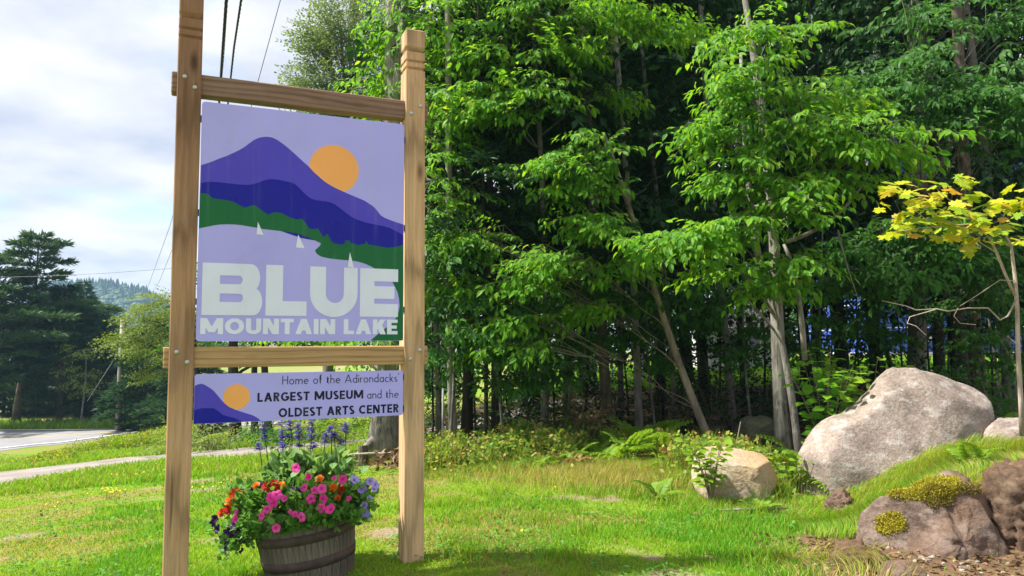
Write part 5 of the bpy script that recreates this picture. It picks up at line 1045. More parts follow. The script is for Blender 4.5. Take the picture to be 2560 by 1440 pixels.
conifer('spruce_tree', 'slim far spruce with its tip just under the hill', lb(290, 84), 9.0, .15, 2.4, M['needle_dark'], 87, .06, 1.8, .55, .7, .2, .25, LEFT, .85, .22, .1)
conifer('spruce_tree', 'far spruce half hidden behind the dense lower pine', lb(205, 66), 11.0, .16, 2.6, M['needle_dark'], 88, .06, 2.0, .5, .6, .2, .25, LEFT, .8, .22, .1)
conifer('spruce_tree', 'dark spruce hidden low behind the large sign panel', lb(470, 40), 6.8, .15, 2.6, M['needle_dark'], 89, .04, 2.4, .36, .42, .25, .25, LEFT, .75, .22, .1)
for q, (px, Y, h, lab) in enumerate([(-120, 52, 9, 'dark spruce beyond the left edge behind the broad pine'), (10, 54, 8, 'dark spruce behind the trunk of the tallest pine'), (85, 52, 7.5, 'dark spruce just right of the tallest pine trunk'), (130, 58, 8, 'dim spruce in the gap between the two pines'), (190, 54, 6.5, 'low dim spruce below the light green young tree'), (325, 56, 6.5, 'dim spruce straight behind the utility pole'), (420, 52, 7, 'dim spruce behind the left post'), (270, 50, 5.5, 'low dark spruce at the left foot of the utility pole')]):
    conifer('spruce_tree', lab, lb(px, Y), h, .13, 2.7, M['needle_dark'], 900 + q, .03, 1.6, .45, .42, .2, .25, LEFT, .6, .26, .1)
for q, (px, Y, lab) in enumerate([(980, 46, 'far green tree at the back of the lawn behind the right signpost'), (1180, 48, 'far green tree at the back of the lawn behind the trunk clump'), (1400, 46, 'far green tree closing the lawn left of the fence'), (1560, 50, 'far green tree closing the lawn behind the fence'), (1720, 47, 'far green tree left of the white shed roof'), (1900, 46, 'far green tree behind the white shed'), (2080, 48, 'far green tree left of the blue building')]):
    r = np.random.default_rng(1500 + q); b = base_at(px, Y); bl = [((r.uniform(-2.4, 2.4), r.uniform(-1, 1), z_), (1.9, 1.5, .9), 15) for z_ in np.arange(.7, 9, .62)]
    make_tree('far_tree', lab, b, (0, 0, 9), .2, bl, SPRAY_FAR, M['leaf_mid'], M['bark_dark'], 1520 + q, group='trees at the back of the lawn', sc=(1.2, 1.9), twigs=0, limbs=False)
b = lb(205, 44.5); make_tree('young_maple', 'light green leafy young tree in front of the dark spruces', b, (0, 0, 4.2), .07, mkblobs(b, [(207,875,44.5,.7,.7,.6,14),(200,930,44.5,.8,.7,.8,16),(215,960,44.5,.8,.7,.7,14)]), SPRAY_FAR, M['leaf_olive'], M['bark_grey'], 210, group=LEFT, sc=(.5, .8), twigs=0)
b = lb(455, 24); make_tree('apple_tree', 'bushy yellow green tree showing left of the left post', b, (-.1, 0, 5.2), .14,
    mkblobs(b, [(370,800,23.5,.75,.8,.6,34),(400,760,24,.6,.8,.5,24),(340,860,23.3,.7,.8,.35,24),(410,860,23.5,.8,.8,.6,26),(315,840,23.3,.35,.5,.25,10),(470,800,24,1.0,1,.9,24),(560,840,24,1.2,1,.6,22),(400,930,23.5,.5,.6,.35,12),(420,740,24,.3,.4,.35,8),(640,850,24,1.2,1,.4,16)]), SPRAY_FINE, M['leaf_olive'], M['bark_dark'], 211, group='trees between path and road', sc=(.5, .85), twigs=0)
for q, (px, Y, w, lab) in enumerate([(508, 18.5, 19, 'thin dark trunk under the left half of the small panel'), (592, 17.8, 30, 'stout leaning dark trunk beyond the path under the small panel'), (640, 19.2, 18, 'slim dark trunk behind the left salvia spikes'), (673, 18.4, 20, 'dark trunk between the first tall salvia spikes')]):
    b = lb(px, Y); r = np.random.default_rng(700 + q); bl = [((r.uniform(-.3, 1.2), r.uniform(-.6, 1.2), 2.3 + .45 * z_ + r.normal(0, .15)), (.9, .9, .4), 9) for z_ in range(6)]
    make_tree('roadside_tree', lab, b, (.3 * r.normal() - (.25 if q == 1 else 0), .2, 4.9), w * Y / FPX / 2, bl, SPRAY_FINE, M['leaf_mid'], M['bark_dark'], 720 + q, group='trees between path and road', sc=(.6, 1.0), twigs=0, taper=.5)

# yellow maple sapling at the right edge
b = base_at(2556, 6.6); ym = thing('maple_sapling', 'slender sapling with golden yellow maple leaves at the right edge', 'tree', b); tr = Acc()
def rb(px, py, Y=6.6): return rel(b, px, py, Y)
tr.tube(np.array([rb(2557, 1090), rb(2552, 1000), rb(2545, 880), rb(2543, 770), rb(2538, 700), rb(2528, 615), rb(2500, 560, 6.5)]), [.026, .021, .019, .018, .016, .012, .006], 8)
tr.tube(np.array([rb(2537, 738), rb(2515, 690), rb(2492, 632, 6.55), rb(2470, 590, 6.5), rb(2430, 560, 6.45)]), [.013, .012, .010, .008, .004], 6)
for pts in ([(2492,632),(2440,600),(2380,560),(2320,525),(2280,510)], [(2470,590),(2400,520),(2360,490),(2340,470)], [(2500,560),(2520,520),(2560,500)], [(2380,560),(2310,545),(2262,500)], [(2430,560),(2300,570),(2240,580)], [(2528,615),(2560,590),(2600,560)]):
    P_ = np.array([rb(x, y, 6.45) for x, y in pts]); tr.tube(P_, np.linspace(.006, .002, len(P_)), 4, cap=False)
# bare crooked branches
for pts in ([(2545,740),(2520,790),(2500,800),(2470,770),(2420,770),(2370,778),(2340,772),(2290,775),(2265,765),(2205,752)], [(2345,772),(2310,782),(2275,792),(2268,808),(2290,815),(2315,838)], [(2395,770),(2385,790),(2400,808),(2440,812)], [(2543,860),(2530,850),(2518,840)], [(2538,702),(2500,700),(2470,720),(2440,740),(2400,765)]):
    P_ = np.array([rb(x, y, 6.5 + .05 * math.sin(q)) for q, (x, y) in enumerate(pts)]); tr.tube(P_, np.linspace(.009 if len(pts) > 6 else .005, .002, len(P_)), 5, cap=False)
M['bark_maple'] = barkmat('bark_maple', (.28, .21, .17), (.50, .41, .35), 22, .3); tr.obj('trunk', M['bark_maple'], ym, True)
a = Acc(); a.add(MAPLE_V, MAPLE_T); me = a.mesh('leaf', M['leaf_yellow']); lv = Leaves(); r = np.random.default_rng(44)
YL = [(2205,462),(2225,455),(2262,465),(2285,470),(2300,485),(2330,475),(2345,462),(2380,447),(2400,440),(2425,445),(2250,478),(2270,485),(2310,500),(2340,490),(2215,515),(2245,530),(2270,540),(2290,530),(2310,550),(2330,520),(2340,540),(2365,530),(2385,520),(2400,545),(2420,530),(2440,520),(2455,480),(2475,500),(2500,495),(2520,505),(2490,520),(2540,500),(2555,520),(2360,570),(2380,575),(2350,585),(2400,565),(2230,580),(2250,585),(2430,590),(2440,610),(2460,600),(2480,575),(2500,560),(2530,550),(2550,590),(2520,600),(2445,560),(2465,545),(2280,555),(2320,510),(2415,500),(2560,470),(2590,540),(2600,500),(2580,600),(2375,555),(2265,520),(2295,500),(2235,470)]
for x, y in YL:
    for _ in range(3 if r.random() < .6 else 2):
        p_ = rb(x + r.normal(0, 14), y + r.normal(0, 5), 6.42 + r.normal(0, .18)); th = r.uniform(0, 6.28)
        lv.add(p_, np.array([math.cos(th), math.sin(th) * .8 - .2, -.35 + r.normal(0, .2)]), np.array([r.normal(0, .3), -.42 + r.normal(0, .3), 1.0]), r.uniform(.11, .18))
arrs = lv.arrays(); leaf_parts(arrs, range(len(arrs[0])), me, ym)

# ================================================================== UNDERGROWTH
def frond_mesh(seed, mat, n=15):
    """one arching fern frond along +y, unit length"""
    r = np.random.default_rng(seed); a = Acc(); t = np.linspace(0, 1, 9); ar = np.stack([0 * t, t * (1 - .12 * t), .42 * t - .62 * t * t], 1); a.tube(ar, np.linspace(.010, .003, 9), 3, cap=False)
    for i in range(n):
        u = .10 + .88 * i / (n - 1); c = np.array([np.interp(u, t, ar[:, q]) for q in range(3)]); L = .30 * math.sin(math.pi * min(1, u * .92 + .12)) ** .8 * (1 - .35 * u) + .02
        for s_ in (-1, 1):
            d = unit(np.array([s_ * 1.0, .42, -.12 + r.normal(0, .08)])); w = .030 + .012 * (1 - u); w_ = np.array([-s_ * .4, 1, .15]) * w; e = c + d * L
            a.add([c, c + d * L * .35 + w_, c + d * L * .75 + w_ * .7 + [0, 0, -.01], e + [0, 0, -.03], c + d * L * .75 - w_ * .7, c + d * L * .35 - w_], [(2, 3, 4)], [(0, 1, 2, 5), (5, 2, 4, 4)][:1])
            a.add([c + d * L * .35 + w_, c + d * L * .75 + w_ * .7, c + d * L * .75 - w_ * .7, c + d * L * .35 - w_], Q=[(0, 1, 2, 3)])
    return a.mesh('frond', mat)
FROND = [frond_mesh(10 + q, M['fern']) for q in range(3)]; FROND_DRY = [frond_mesh(20, M['fern_dry'])]
def fern(label, px, Y, size, nf, seed, lean=0., dry=False, loc=None):
    r = np.random.default_rng(seed); b = base_at(px, Y) if loc is None else loc; root = thing('fern', label, 'fern', b, 0, 'ferns at the wood edge')
    for q in range(nf):
        o = link('frond', (FROND_DRY if (dry and r.random() < .7) else FROND)[r.integers(1 if dry else 3) if not dry else 0], root); th = 6.283 * q / nf + r.normal(0, .25) + lean; el = r.uniform(.35, 1.0); o.rotation_euler = (el, r.normal(0, .15), th); o.scale = (1.35 * size * r.uniform(.8, 1.1),) * 3
fern('tallest pale green fern below the straight pale trunk', 1600, 9.9, .62, 9, 1); fern('arching fern with fronds reaching right of the tallest fern', 1650, 9.5, .55, 8, 2); fern('low fern in front of the sturdy brown trunk', 1545, 9.6, .42, 7, 3)
fern('fern directly behind the tan rock', 1830, 8.0, .5, 8, 4); fern('yellowish fern behind the right end of the tan rock', 1885, 8.1, .45, 7, 5); fern('bright fern between the bark trunk and the largest boulder', 2000, 8.0, .52, 9, 6); fern('small fern tucked against the left foot of the largest boulder', 1985, 7.5, .38, 7, 7)
fern('rust brown dying fern left of the leafy seedling', 1700, 8.6, .45, 8, 8, dry=True); fern('pale fern at the edge of the straw grass', 1480, 9.3, .36, 7, 9); fern('small fern beside the lime green seedling', 1270, 9.5, .36, 7, 10); fern('fern at the foot of the pale curved trunk', 1150, 9.9, .38, 8, 11)
fern('yellow green fern beside the base of the right signpost', 1085, 10.0, .42, 8, 12); fern('fern half hidden behind the fallen log', 1245, 10.5, .4, 7, 13); fern('drying fern in the open straw grass', 1420, 8.7, .30, 6, 14, dry=True)
fern('lone fern sprig standing on the bank before the boulder', 2430, 6.15, .26, 5, 15, loc=np.array([gx(2432, 6.1), 6.1, gzf(gx(2432, 6.1), 6.1)])); fern('fern in shade right of the largest boulder', 2540, 8.2, .5, 8, 16); fern('low fern in the grass before the tan rock', 1890, 6.4, .2, 6, 17); fern('low fern sprawling in the turf left of the tan rock', 1640, 7.0, .24, 6, 18)
fern('fern on the turf edge below the pale fern', 1330, 8.6, .26, 6, 19)
for q, (px, Y, sz, dr, lab) in enumerate([(1570, 8.9, .5, 0, 'bright fern in front of the tallest fern'), (1640, 8.8, .52, 0, 'bright spreading fern right of the front fern'), (1700, 8.5, .42, 0, 'yellow green fern at the right end of the fern bed'), (1500, 8.9, .38, 0, 'low bright fern at the left end of the fern bed'), (1745, 8.2, .36, 1, 'brown dying fern leaning on the tan rock'), (1430, 9.0, .34, 0, 'small bright fern before the brown shrub'), (1210, 9.3, .36, 0, 'bright fern before the fallen log'), (1810, 7.6, .42, 0, 'bright fern rising just above the tan rock'), (1900, 7.7, .42, 0, 'bright fern over the right corner of the tan rock'), (2010, 7.5, .45, 0, 'bright fern between tan rock and largest boulder'), (1600, 8.2, .28, 1, 'small rusty fern in the straw grass'), (1380, 8.8, .26, 0, 'tiny fern at the lawn edge'), (1100, 9.4, .34, 0, 'yellow green fern tuft beside the signpost foot')]):
    fern(lab, px, Y, sz, 8, 60 + q, dry=bool(dr))

def seedling(name, label, px, Y, h, n, size, mat, seed, spread=.12, loc=None, tv=None, cat='plant', group=None, sprays=None, stems=4, nspray=0, sp_sc=(.5, .8)):
    """a few upright stems with broad leaves; every leaf is a part"""
    r = np.random.default_rng(seed); b = base_at(px, Y) if loc is None else loc; root = thing(name, label, cat, b, 0, group); st = Acc(); lv = Leaves()
    for s_ in range(stems):
        th = r.uniform(0, 6.28); e = np.array([math.cos(th) * spread * r.uniform(.3, 1.2), math.sin(th) * spread * r.uniform(.3, 1.2), h * r.uniform(.7, 1.0)]); P_ = bez(np.array([0, 0, -.03]), np.array([e[0] * .3, e[1] * .3, e[2] * .6]), e, 7); st.tube(P_, np.linspace(.007, .002, 7), 4, cap=False)
        for q in range(max(2, n // stems)):
            t = .3 + .7 * (q + r.random()) / max(2, n // stems); c = on_path(P_, min(t, 1)); a = q * 2.4 + r.uniform(0, 1); d = np.array([math.cos(a), math.sin(a), .15 - .4 * r.random()]); lv.add(c + d * .03, d, np.array([0, -.35, 1.]) + r.normal(0, .3, 3), size * r.uniform(.7, 1.2))
    st.obj('stems', M['twig'], root, True); arrs = lv.arrays(); a = Acc(); a.add((LEAF8_V if tv is None else tv) * np.array([1.45, 1, 1]), LEAF8_T, LEAF8_Q); leaf_parts(arrs, range(len(arrs[0])), a.mesh('leaf', mat), root); return root
SEED = 'seedlings and low plants'
seedling('seedling', 'leafy yellow green seedling growing at the left end of the tan rock', 1772, 6.7, .62, 96, .10, M['leaf_lime'], 1, .2, stems=6, group=SEED)
seedling('seedling', 'bright lime seedling with upright leaves at the wood edge', 1318, 9.4, .42, 16, .17, M['leaf_lime'], 2, .10, stems=3, group=SEED)
seedling('seedling', 'tiny lime seedling right beside the brighter taller one', 1300, 9.2, .2, 8, .13, M['leaf_lime'], 3, .1, stems=2, group=SEED)
seedling('seedling', 'broad leaved green seedling at the foot of the brown shrub', 1395, 9.9, .55, 22, .13, M['leaf_mid'], 4, .25, stems=4, group=SEED)
seedling('seedling', 'green sapling with broad bright leaves left above the largest boulder', 2065, 7.8, 1.4, 210, .125, M['leaf_beech'], 5, .46, stems=11, group=SEED)
seedling('seedling', 'yellowing leafy shrub along the sloping top of the largest boulder', 2170, 8.15, 1.2, 200, .115, M['leaf_lime'], 6, .5, stems=9, group=SEED)
seedling('seedling', 'low yellow green plant between bark trunk and largest boulder', 2075, 7.6, .5, 40, .09, M['leaf_lime'], 7, .3, stems=6, group=SEED)
seedling('seedling', 'weedy green plant between the tan rock and the largest boulder', 1965, 7.3, .42, 44, .075, M['fern'], 8, .24, stems=7, group=SEED)
seedling('seedling', 'thin stemmed weed with pale leaves below the sturdy brown trunk', 1470, 9.8, .5, 26, .10, M['leaf_mid'], 9, .3, stems=5, group=SEED)
seedling('seedling', 'small green weed rising beside the shoulder of the lone dark stem', 1240, 10.0, .4, 18, .12, M['leaf_lime'], 10, .2, stems=3, group=SEED)
def bush(name, label, px, Y, w, h, ns, mat, seed, sprays=SPRAY_SMALL, sc=(.6, 1.), cat='shrub', group='shrubs in the wood', loc=None):
    r = np.random.default_rng(seed); b = base_at(px, Y) if loc is None else loc; root = thing(name, label, cat, b, 0, group); lv = Leaves(); tw = Acc()
    for _ in range(ns):
        v = unit(r.normal(size=3)); v[2] = abs(v[2]); q = v * np.array([w, w * .8, h]) * r.random() ** .5 ; d = unit(np.array([q[0], q[1], .3 * h + r.normal(0, .2)]) + r.normal(0, .2, 3)); place_spray(lv, tw, sprays[r.integers(len(sprays))], q, d, r.uniform(*sc), r.normal(0, .5), r, tw=1, trad=.003); tw.tube(bez(np.array([r.normal(0, .05), r.normal(0, .05), 0]), np.array([q[0] * .4, q[1] * .4, q[2] * .7]), q, 4), .004, 3, cap=False)
    a = Acc(); bake(a, lv.arrays(), LEAF4_V, LEAF4_T); a.obj('foliage', mat, root); tw.obj('stems', M['twig'], root)
M['leaf_rust'] = leafmat('leaf_rust', [(.10, .12, .03), (.18, .14, .05), (.07, .11, .03), (.24, .17, .06)], trans=.3)
bush('shrub', 'brown tinged twiggy shrub left of the sturdy brown trunk', 1465, 10.2, .42, .75, 46, M['leaf_rust'], 1); bush('shrub', 'dark low shrub between the two halves of the wood edge', 1330, 10.9, .6, .8, 44, M['leaf_mid'], 2); bush('shrub', 'dark leafy shrub beside the straight grey trunk', 1780, 11.6, .7, 1.2, 50, M['leaf_dark'], 3, SPRAY_MID, (.4, .7)); bush('shrub', 'dark leafy shrub in front of the white shed', 1900, 12.5, .8, 1.3, 55, M['leaf_dark'], 4, SPRAY_MID, (.4, .7))
bush('shrub', 'dark leafy shrub before the rail fence', 1640, 12.8, .9, 1.3, 55, M['leaf_dark'], 5, SPRAY_MID, (.4, .7)); bush('shrub', 'shadowed shrub right behind the largest boulder', 2380, 9.6, .8, .9, 50, M['leaf_mid'], 6, SPRAY_MID, (.4, .7)); bush('shrub', 'green shrub at the right edge below the yellow maple', 2560, 9.0, .7, 1.0, 50, M['leaf_mid'], 7, SPRAY_MID, (.4, .7))
bush('shrub', 'leafy shrub on the far side of the path behind the salvia', 790, 15.2, 1.3, .9, 80, M['leaf_mid'], 8, SPRAY_MID, (.4, .7)); bush('shrub', 'yellow leaved bush under the small panel near the big tree', 850, 13.8, .6, .9, 40, M['leaf_lime'], 9, SPRAY_MID, (.4, .65)); bush('shrub', 'weedy shrub beyond the path under the left end of the small panel', 540, 15.5, 1.3, .55, 60, M['leaf_olive'], 10, SPRAY_SMALL, (.7, 1.2))
bush('shrub', 'dark shrub at the far side of the sturdy brown trunk', 1260, 11.8, .8, 1.2, 60, M['leaf_dark'], 11, SPRAY_MID, (.4, .7)); bush('shrub', 'dark shrub deep behind the pale curved trunk', 1120, 12.8, .9, 1.3, 60, M['leaf_mid'], 12, SPRAY_MID, (.4, .7)); bush('shrub', 'bushy brown green weed standing at the near kerb of the road', 195, 27.5, .7, 1.0, 60, M['leaf_rust'], 13); bush('shrub', 'brown topped weed clump in front of the utility pole foot', 262, 27.5, .6, .95, 46, M['leaf_rust'], 14); bush('shrub', 'shadowed low shrub left of the rail fence', 1430, 13.4, .9, 1.1, 60, M['leaf_dark'], 15, SPRAY_MID, (.4, .7))

# fallen wood
def stick(name, label, pts, r0, mat, cat='branch', n=6):
    P_ = np.array(pts); b = P_[0].copy(); a = Acc(); a.tube(P_ - b, np.linspace(r0, r0 * .5, len(P_)), n); o = a.obj(name, mat, smooth=True); o.location = b; o['label'] = label; o['category'] = cat; return o
def gpt(px, Y, dz): x = gx(px, Y); return (x, Y, gzf(x, Y) + dz)
stick('fallen_log', 'grey fallen log lying right of the lone dark stem', [gpt(1195, 10.4, .16), gpt(1225, 10.35, .17), gpt(1255, 10.3, .13), gpt(1285, 10.2, .08)], .07, M['bark_grey'], 'log', 8)
stick('fallen_branch', 'thin grey stick on the ground before the tan rock', [gpt(1785, 6.35, .03), gpt(1840, 6.3, .05), gpt(1900, 6.35, .035), gpt(1960, 6.4, .04)], .012, M['bark_grey'])
stick('fallen_branch', 'long pale curved branch lying against the big tree behind the sign', [gpt(845, 10.3, .08), gpt(880, 10.2, .17), gpt(930, 10.1, .17), gpt(975, 10.0, .16), gpt(1000, 9.9, .02)], .02, M['bark_pale'])
stick('fallen_branch', 'thin upright dead twig leaning behind the leafy seedling', [gpt(1815, 8.6, .0), gpt(1835, 8.6, .25), gpt(1850, 8.6, .55)], .01, M['twig'])
a = Acc(); a.tube([(0, 0, -.05), (0.01, 0, .1), (0.0, .01, .26)], [.09, .075, .06], 10); sx = gpt(908, 10.3, 0); o = a.obj('stump', M['bark_brown'], smooth=False); o.location = sx; o['label'] = 'short broken stump at the foot of the big tree'; o['category'] = 'stump'
M['steel_dull'] = plain('steel_dull', (.22, .22, .22), .7, .3)
a = Acc(); a.tube([(0, 0, -.1), (.01, 0, .95)], [.016, .016], 8); b_ = base_at(1106, 10.3); o = a.obj('metal_pipe', M['steel_dull'], smooth=True); o.location = b_; o['label'] = 'thin upright metal pipe among the trunks by the signpost'; o['category'] = 'pipe'

# ================================================================== GRASS AND WEEDS (uncountable)
def blades(N, xy, hmin, hmax, wid, col, seed, lean=.6, seg=2):
    r = np.random.default_rng(seed); x, y = xy; z = gz(x, y); n = len(x); h = r.uniform(hmin, hmax, n) if np.isscalar(hmin) else hmin + (hmax - hmin) * r.random(n); th = r.uniform(0, 6.283, n)
    d = np.stack([np.cos(th), np.sin(th), 0 * th], 1); ph = r.uniform(0, 6.283, n); s_ = np.stack([np.cos(ph), np.sin(ph), 0 * ph], 1); w = (wid * (.7 + .6 * r.random(n)))[:, None]; ln = (lean * (.3 + r.random(n)) * h)[:, None]; b = np.stack([x, y, z - .004], 1); up = np.array([0, 0, 1.])
    m_ = b + up * (h * .55)[:, None] + d * ln * .35; t = b + up * (h * .95)[:, None] + d * ln
    V = np.stack([b - s_ * w * .5, b + s_ * w * .5, m_ + s_ * w * .42, m_ - s_ * w * .42, t], 1).reshape(-1, 3); o = (np.arange(n) * 5)[:, None]
    return V, o + np.array([[3, 2, 4]]), o + np.array([[0, 1, 2, 3]]), np.repeat(col, 5, 0)
def turf_samples(n, seed, ylo=2.6, yhi=14, pxlo=-260, pxhi=2820):
    r = np.random.default_rng(seed); u = r.random(n); Y = 1 / (1 / ylo + u * (1 / yhi - 1 / ylo)); px = r.uniform(pxlo, pxhi, n); return (px - 1280) / FPX * Y, Y, r
GREEN = np.array([.135, .335, .014]); YEL = np.array([.25, .40, .022]); STRAW = np.array([.42, .36, .12]); DEEP_ = np.array([.08, .26, .012])
def turf_cols(x, y, r):
    lush, dry = lawn_zone(x, y); n = len(x); c = YEL + (GREEN - YEL) * np.clip(lush * 1.0 + r.normal(0, .15, n), 0, 1)[:, None]; c = c + (DEEP_ - c) * (np.clip(lush - .75, 0, 1) * 2)[:, None] * .8
    st = r.random(n) < (.04 + .38 * dry); c[st] = STRAW * r.uniform(.6, 1.15, (st.sum(), 1)); return c * r.uniform(.75, 1.25, (n, 1)), lush, dry
ga = Acc()
x, y, r = turf_samples(330000, 5)
keep = ~pip(x, y, PATH_POLY) & ~pip(x, y, ROAD_POLY)
f_in = (y > forest_line(x) + .25 * r.normal(size=len(x))) & (x > -2.6); keep &= ~(f_in & (r.random(len(x)) < .93)); keep &= r.random(len(x)) > soil_mask(x, y) * .97
bare = S((fbm(x * 1.1 + 40, y * 2.0, 91, 5) - 0.64) / 0.08); keep &= r.random(len(x)) > bare * .9
x, y = x[keep], y[keep]; cl, lush, dry = turf_cols(x, y, r)
hh = .022 + .036 * lush * (1 - .6 * dry); V, T, Q, C_ = blades(0, (x, y), hh * .6, hh * 1.35, .0030 + .0013 * np.clip(y - 3, 0, 8), cl, 6); ga.add(V, T, Q, col=C_)
# uncut grass on the bank, at rocks and along the wood edge
def tall(n, fx, fy, h0, h1, cols, seed, wid=.005, lean=.6):
    r = np.random.default_rng(seed); x = fx(r, n); y = fy(r, n, x); c = cols[r.integers(len(cols), size=n)] * r.uniform(.7, 1.25, (n, 1)); V, T, Q, C_ = blades(0, (x, y), h0, h1, np.full(n, wid), c, seed, lean); ga.add(V, T, Q, col=C_)
mixg = np.array([GREEN, YEL, YEL, GREEN * 1.15, STRAW * .9]); dryg = np.array([STRAW, STRAW * .8, YEL, STRAW * 1.05, YEL * .9])
tall(8000, lambda r, n: r.uniform(2.6, 5.2, n), lambda r, n, x: r.uniform(5.65, 6.9, n), .05, .17, mixg, 31)
tall(6000, lambda r, n: r.uniform(2.6, 5.2, n), lambda r, n, x: r.uniform(5.55, 6.9, n), .06, .17, np.array([STRAW, STRAW * .85, YEL]), 39, lean=.9)
tall(3500, lambda r, n: r.uniform(2.2, 3.2, n), lambda r, n, x: r.uniform(5.5, 6.3, n), .07, .17, mixg, 32)
tall(5200, lambda r, n: r.uniform(2.6, 5.0, n), lambda r, n, x: r.uniform(5.45, 5.8, n), .06, .16, dryg, 38, lean=1.0)
tall(20000, lambda r, n: r.uniform(-1.2, 2.6, n), lambda r, n, x: forest_line(x) + r.normal(-.15, .35, n), .07, .24, np.array([YEL, STRAW, GREEN, YEL * 1.1]), 33)
tall(17000, lambda r, n: r.normal(1.25, .65, n), lambda r, n, x: r.normal(8.35, .5, n), .06, .19, np.array([STRAW, STRAW * 1.1, STRAW * .85, YEL]), 34)
tall(2500, lambda r, n: r.normal(1.9, .3, n), lambda r, n, x: r.normal(6.6, .25, n), .05, .13, mixg, 35)
for q in range(46):      # scattered taller tufts
    rr_ = np.random.default_rng(900 + q); cx, cy = rr_.uniform(-1.5, 3.0), rr_.uniform(4.6, 8.4)
    if cy > forest_line(cx) or soil_mask(np.array([cx]), np.array([cy]))[0] > .3: continue
    tall(90, lambda r, n: r.normal(cx, .06, n), lambda r, n, x: r.normal(cy, .06, n), .06, .14, mixg, 950 + q)
tall(700, lambda r, n: r.uniform(1.5, 2.4, n), lambda r, n, x: r.uniform(4.4, 5.2, n), .05, .16, dryg, 37, lean=1.2)
# lawn between the path and the road, and the far lawn by the buildings
r = np.random.default_rng(61); n = 60000; Y = r.uniform(10.5, 20, n); x = (r.uniform(-200, 1050, n) - 1280) / FPX * Y; keep = ~pip(x, Y, PATH_POLY) & ~((x > -2.4) & (Y < 12) & (Y > 10.6)); x, Y = x[keep], Y[keep]
c = YEL + (GREEN - YEL) * r.random((len(x), 1)); c[r.random(len(x)) < .12] = STRAW * .9; V, T, Q, C_ = blades(0, (x, Y), .05, .12, np.full(len(x), .016), c * r.uniform(.8, 1.2, (len(x), 1)), 62); ga.add(V, T, Q, col=C_)
r = np.random.default_rng(63); n = 30000; Y = r.uniform(19.5, 34, n); x = (r.uniform(1350, 2700, n) - 1280) / FPX * Y; V, T, Q, C_ = blades(0, (x, Y), .05, .12, np.full(n, .035), (GREEN * 1.1) * r.uniform(.8, 1.3, (n, 1)), 64); ga.add(V, T, Q, col=C_)
# clover and broad leaved weeds in the turf
x, y, r = turf_samples(26000, 85, 3.2, 9.5); keep = (fbm(x * 1.6, y * 1.6, 55) > .52) & (y < forest_line(x)) & (soil_mask(x, y) < .3) & ~pip(x, y, PATH_POLY); x, y = x[keep], y[keep]; n = len(x)
p_ = np.stack([x, y, gz(x, y) + r.uniform(.012, .045, n)], 1); f = unit(np.stack([r.normal(size=n), r.normal(size=n), r.normal(.1, .25, n)], 1)); s_ = unit(np.cross(f, np.array([0, 0, 1.]) + r.normal(0, .25, (n, 3)))); L = r.uniform(.014, .034, (n, 1)) * (1 + .06 * y[:, None])
ga.add(np.stack([p_, p_ + f * L * .55 + s_ * L * .33, p_ + f * L, p_ + f * L * .55 - s_ * L * .33], 1).reshape(-1, 3), Q=np.arange(4 * n).reshape(-1, 4), col=np.repeat(np.array([[.10, .26, .03]]) * r.uniform(.6, 1.5, (n, 1)) * np.array([1, 1, 1.3]), 4, 0))
M['grass'] = colattr('grass', .6, .25, .40, (1.55, 1.4, .7))
ga.obj('grass', M['grass'], kind='stuff', label='short patchy lawn grass in bright and dry green', category='grass')
ua = Acc(); r = np.random.default_rng(88); n = 26000; x = r.uniform(-1.3, 2.7, n); y = forest_line(x) + r.normal(.25, .45, n); cl = fbm(x * 1.8, y * 1.8, 23); keep = (cl > .50) & (r.random(n) < .75); x, y, cl = x[keep], y[keep], cl[keep]; n = len(x); hh = .42 * S((cl - .46) / .25)
p_ = np.stack([x, y, gz(x, y) + hh * r.random(n) + .02], 1); f = unit(r.normal(size=(n, 3)) + [0, -.2, .15]); s_ = unit(np.cross(f, np.array([0, -.4, 1.]) + r.normal(0, .5, (n, 3)))); L = r.uniform(.03, .075, (n, 1)); cc = np.array([[.15, .29, .03], [.24, .36, .04], [.32, .38, .05], [.10, .22, .03], [.40, .30, .10]])[r.integers(5, size=n)] * r.uniform(.7, 1.2, (n, 1))
ua.add(np.stack([p_, p_ + f * L * .5 + s_ * L * .3, p_ + f * L, p_ + f * L * .5 - s_ * L * .3], 1).reshape(-1, 3), Q=np.arange(4 * n).reshape(-1, 4), col=np.repeat(cc, 4, 0))
kk = r.integers(n, size=5000); V, T, Q, C_ = blades(0, (x[kk], y[kk]), hh[kk] * .6 + .03, hh[kk] * 1.2 + .06, np.full(5000, .006), cc[kk] * .9, 89, .5); ua.add(V, T, Q, col=C_); ua.obj('undergrowth', M['grass'], kind='stuff', label='scrubby yellow green weeds where the lawn meets the wood', category='weeds')
# roadside weeds with goldenrod
wa = Acc(); r = np.random.default_rng(65); n = 46000; t = r.random(n); px = r.uniform(-250, 500, n); Y = np.where(r.random(n) < .75, r.uniform(13.2, 20, n), r.uniform(19, 31, n)); x = (px - 1280) / FPX * Y
FE = np.array(PATH_F[:11]); fe = np.interp(x, FE[:, 0], FE[:, 1]); keep = (Y > fe + .9) & ~pip(x, Y, ROAD_POLY) & (fbm(x * .35, Y * .35, 7) > .30); x, Y = x[keep], Y[keep]; n = len(x)
cols = np.array([YEL * .95, GREEN, YEL * 1.1, np.array([.24, .27, .05]), STRAW * .7])[r.integers(5, size=n)]; hh = (.16 + .42 * fbm(x * .5, Y * .5, 17)) * (.72 + .2 * S((px[keep] - 330) / 100)) * S((Y - fe[keep] - .5) / 1.6); V, T, Q, C_ = blades(0, (x, Y), hh * .6, hh * 1.25, np.full(n, .013), cols * r.uniform(.7, 1.25, (n, 1)), 66, .7); wa.add(V, T, Q, col=C_)
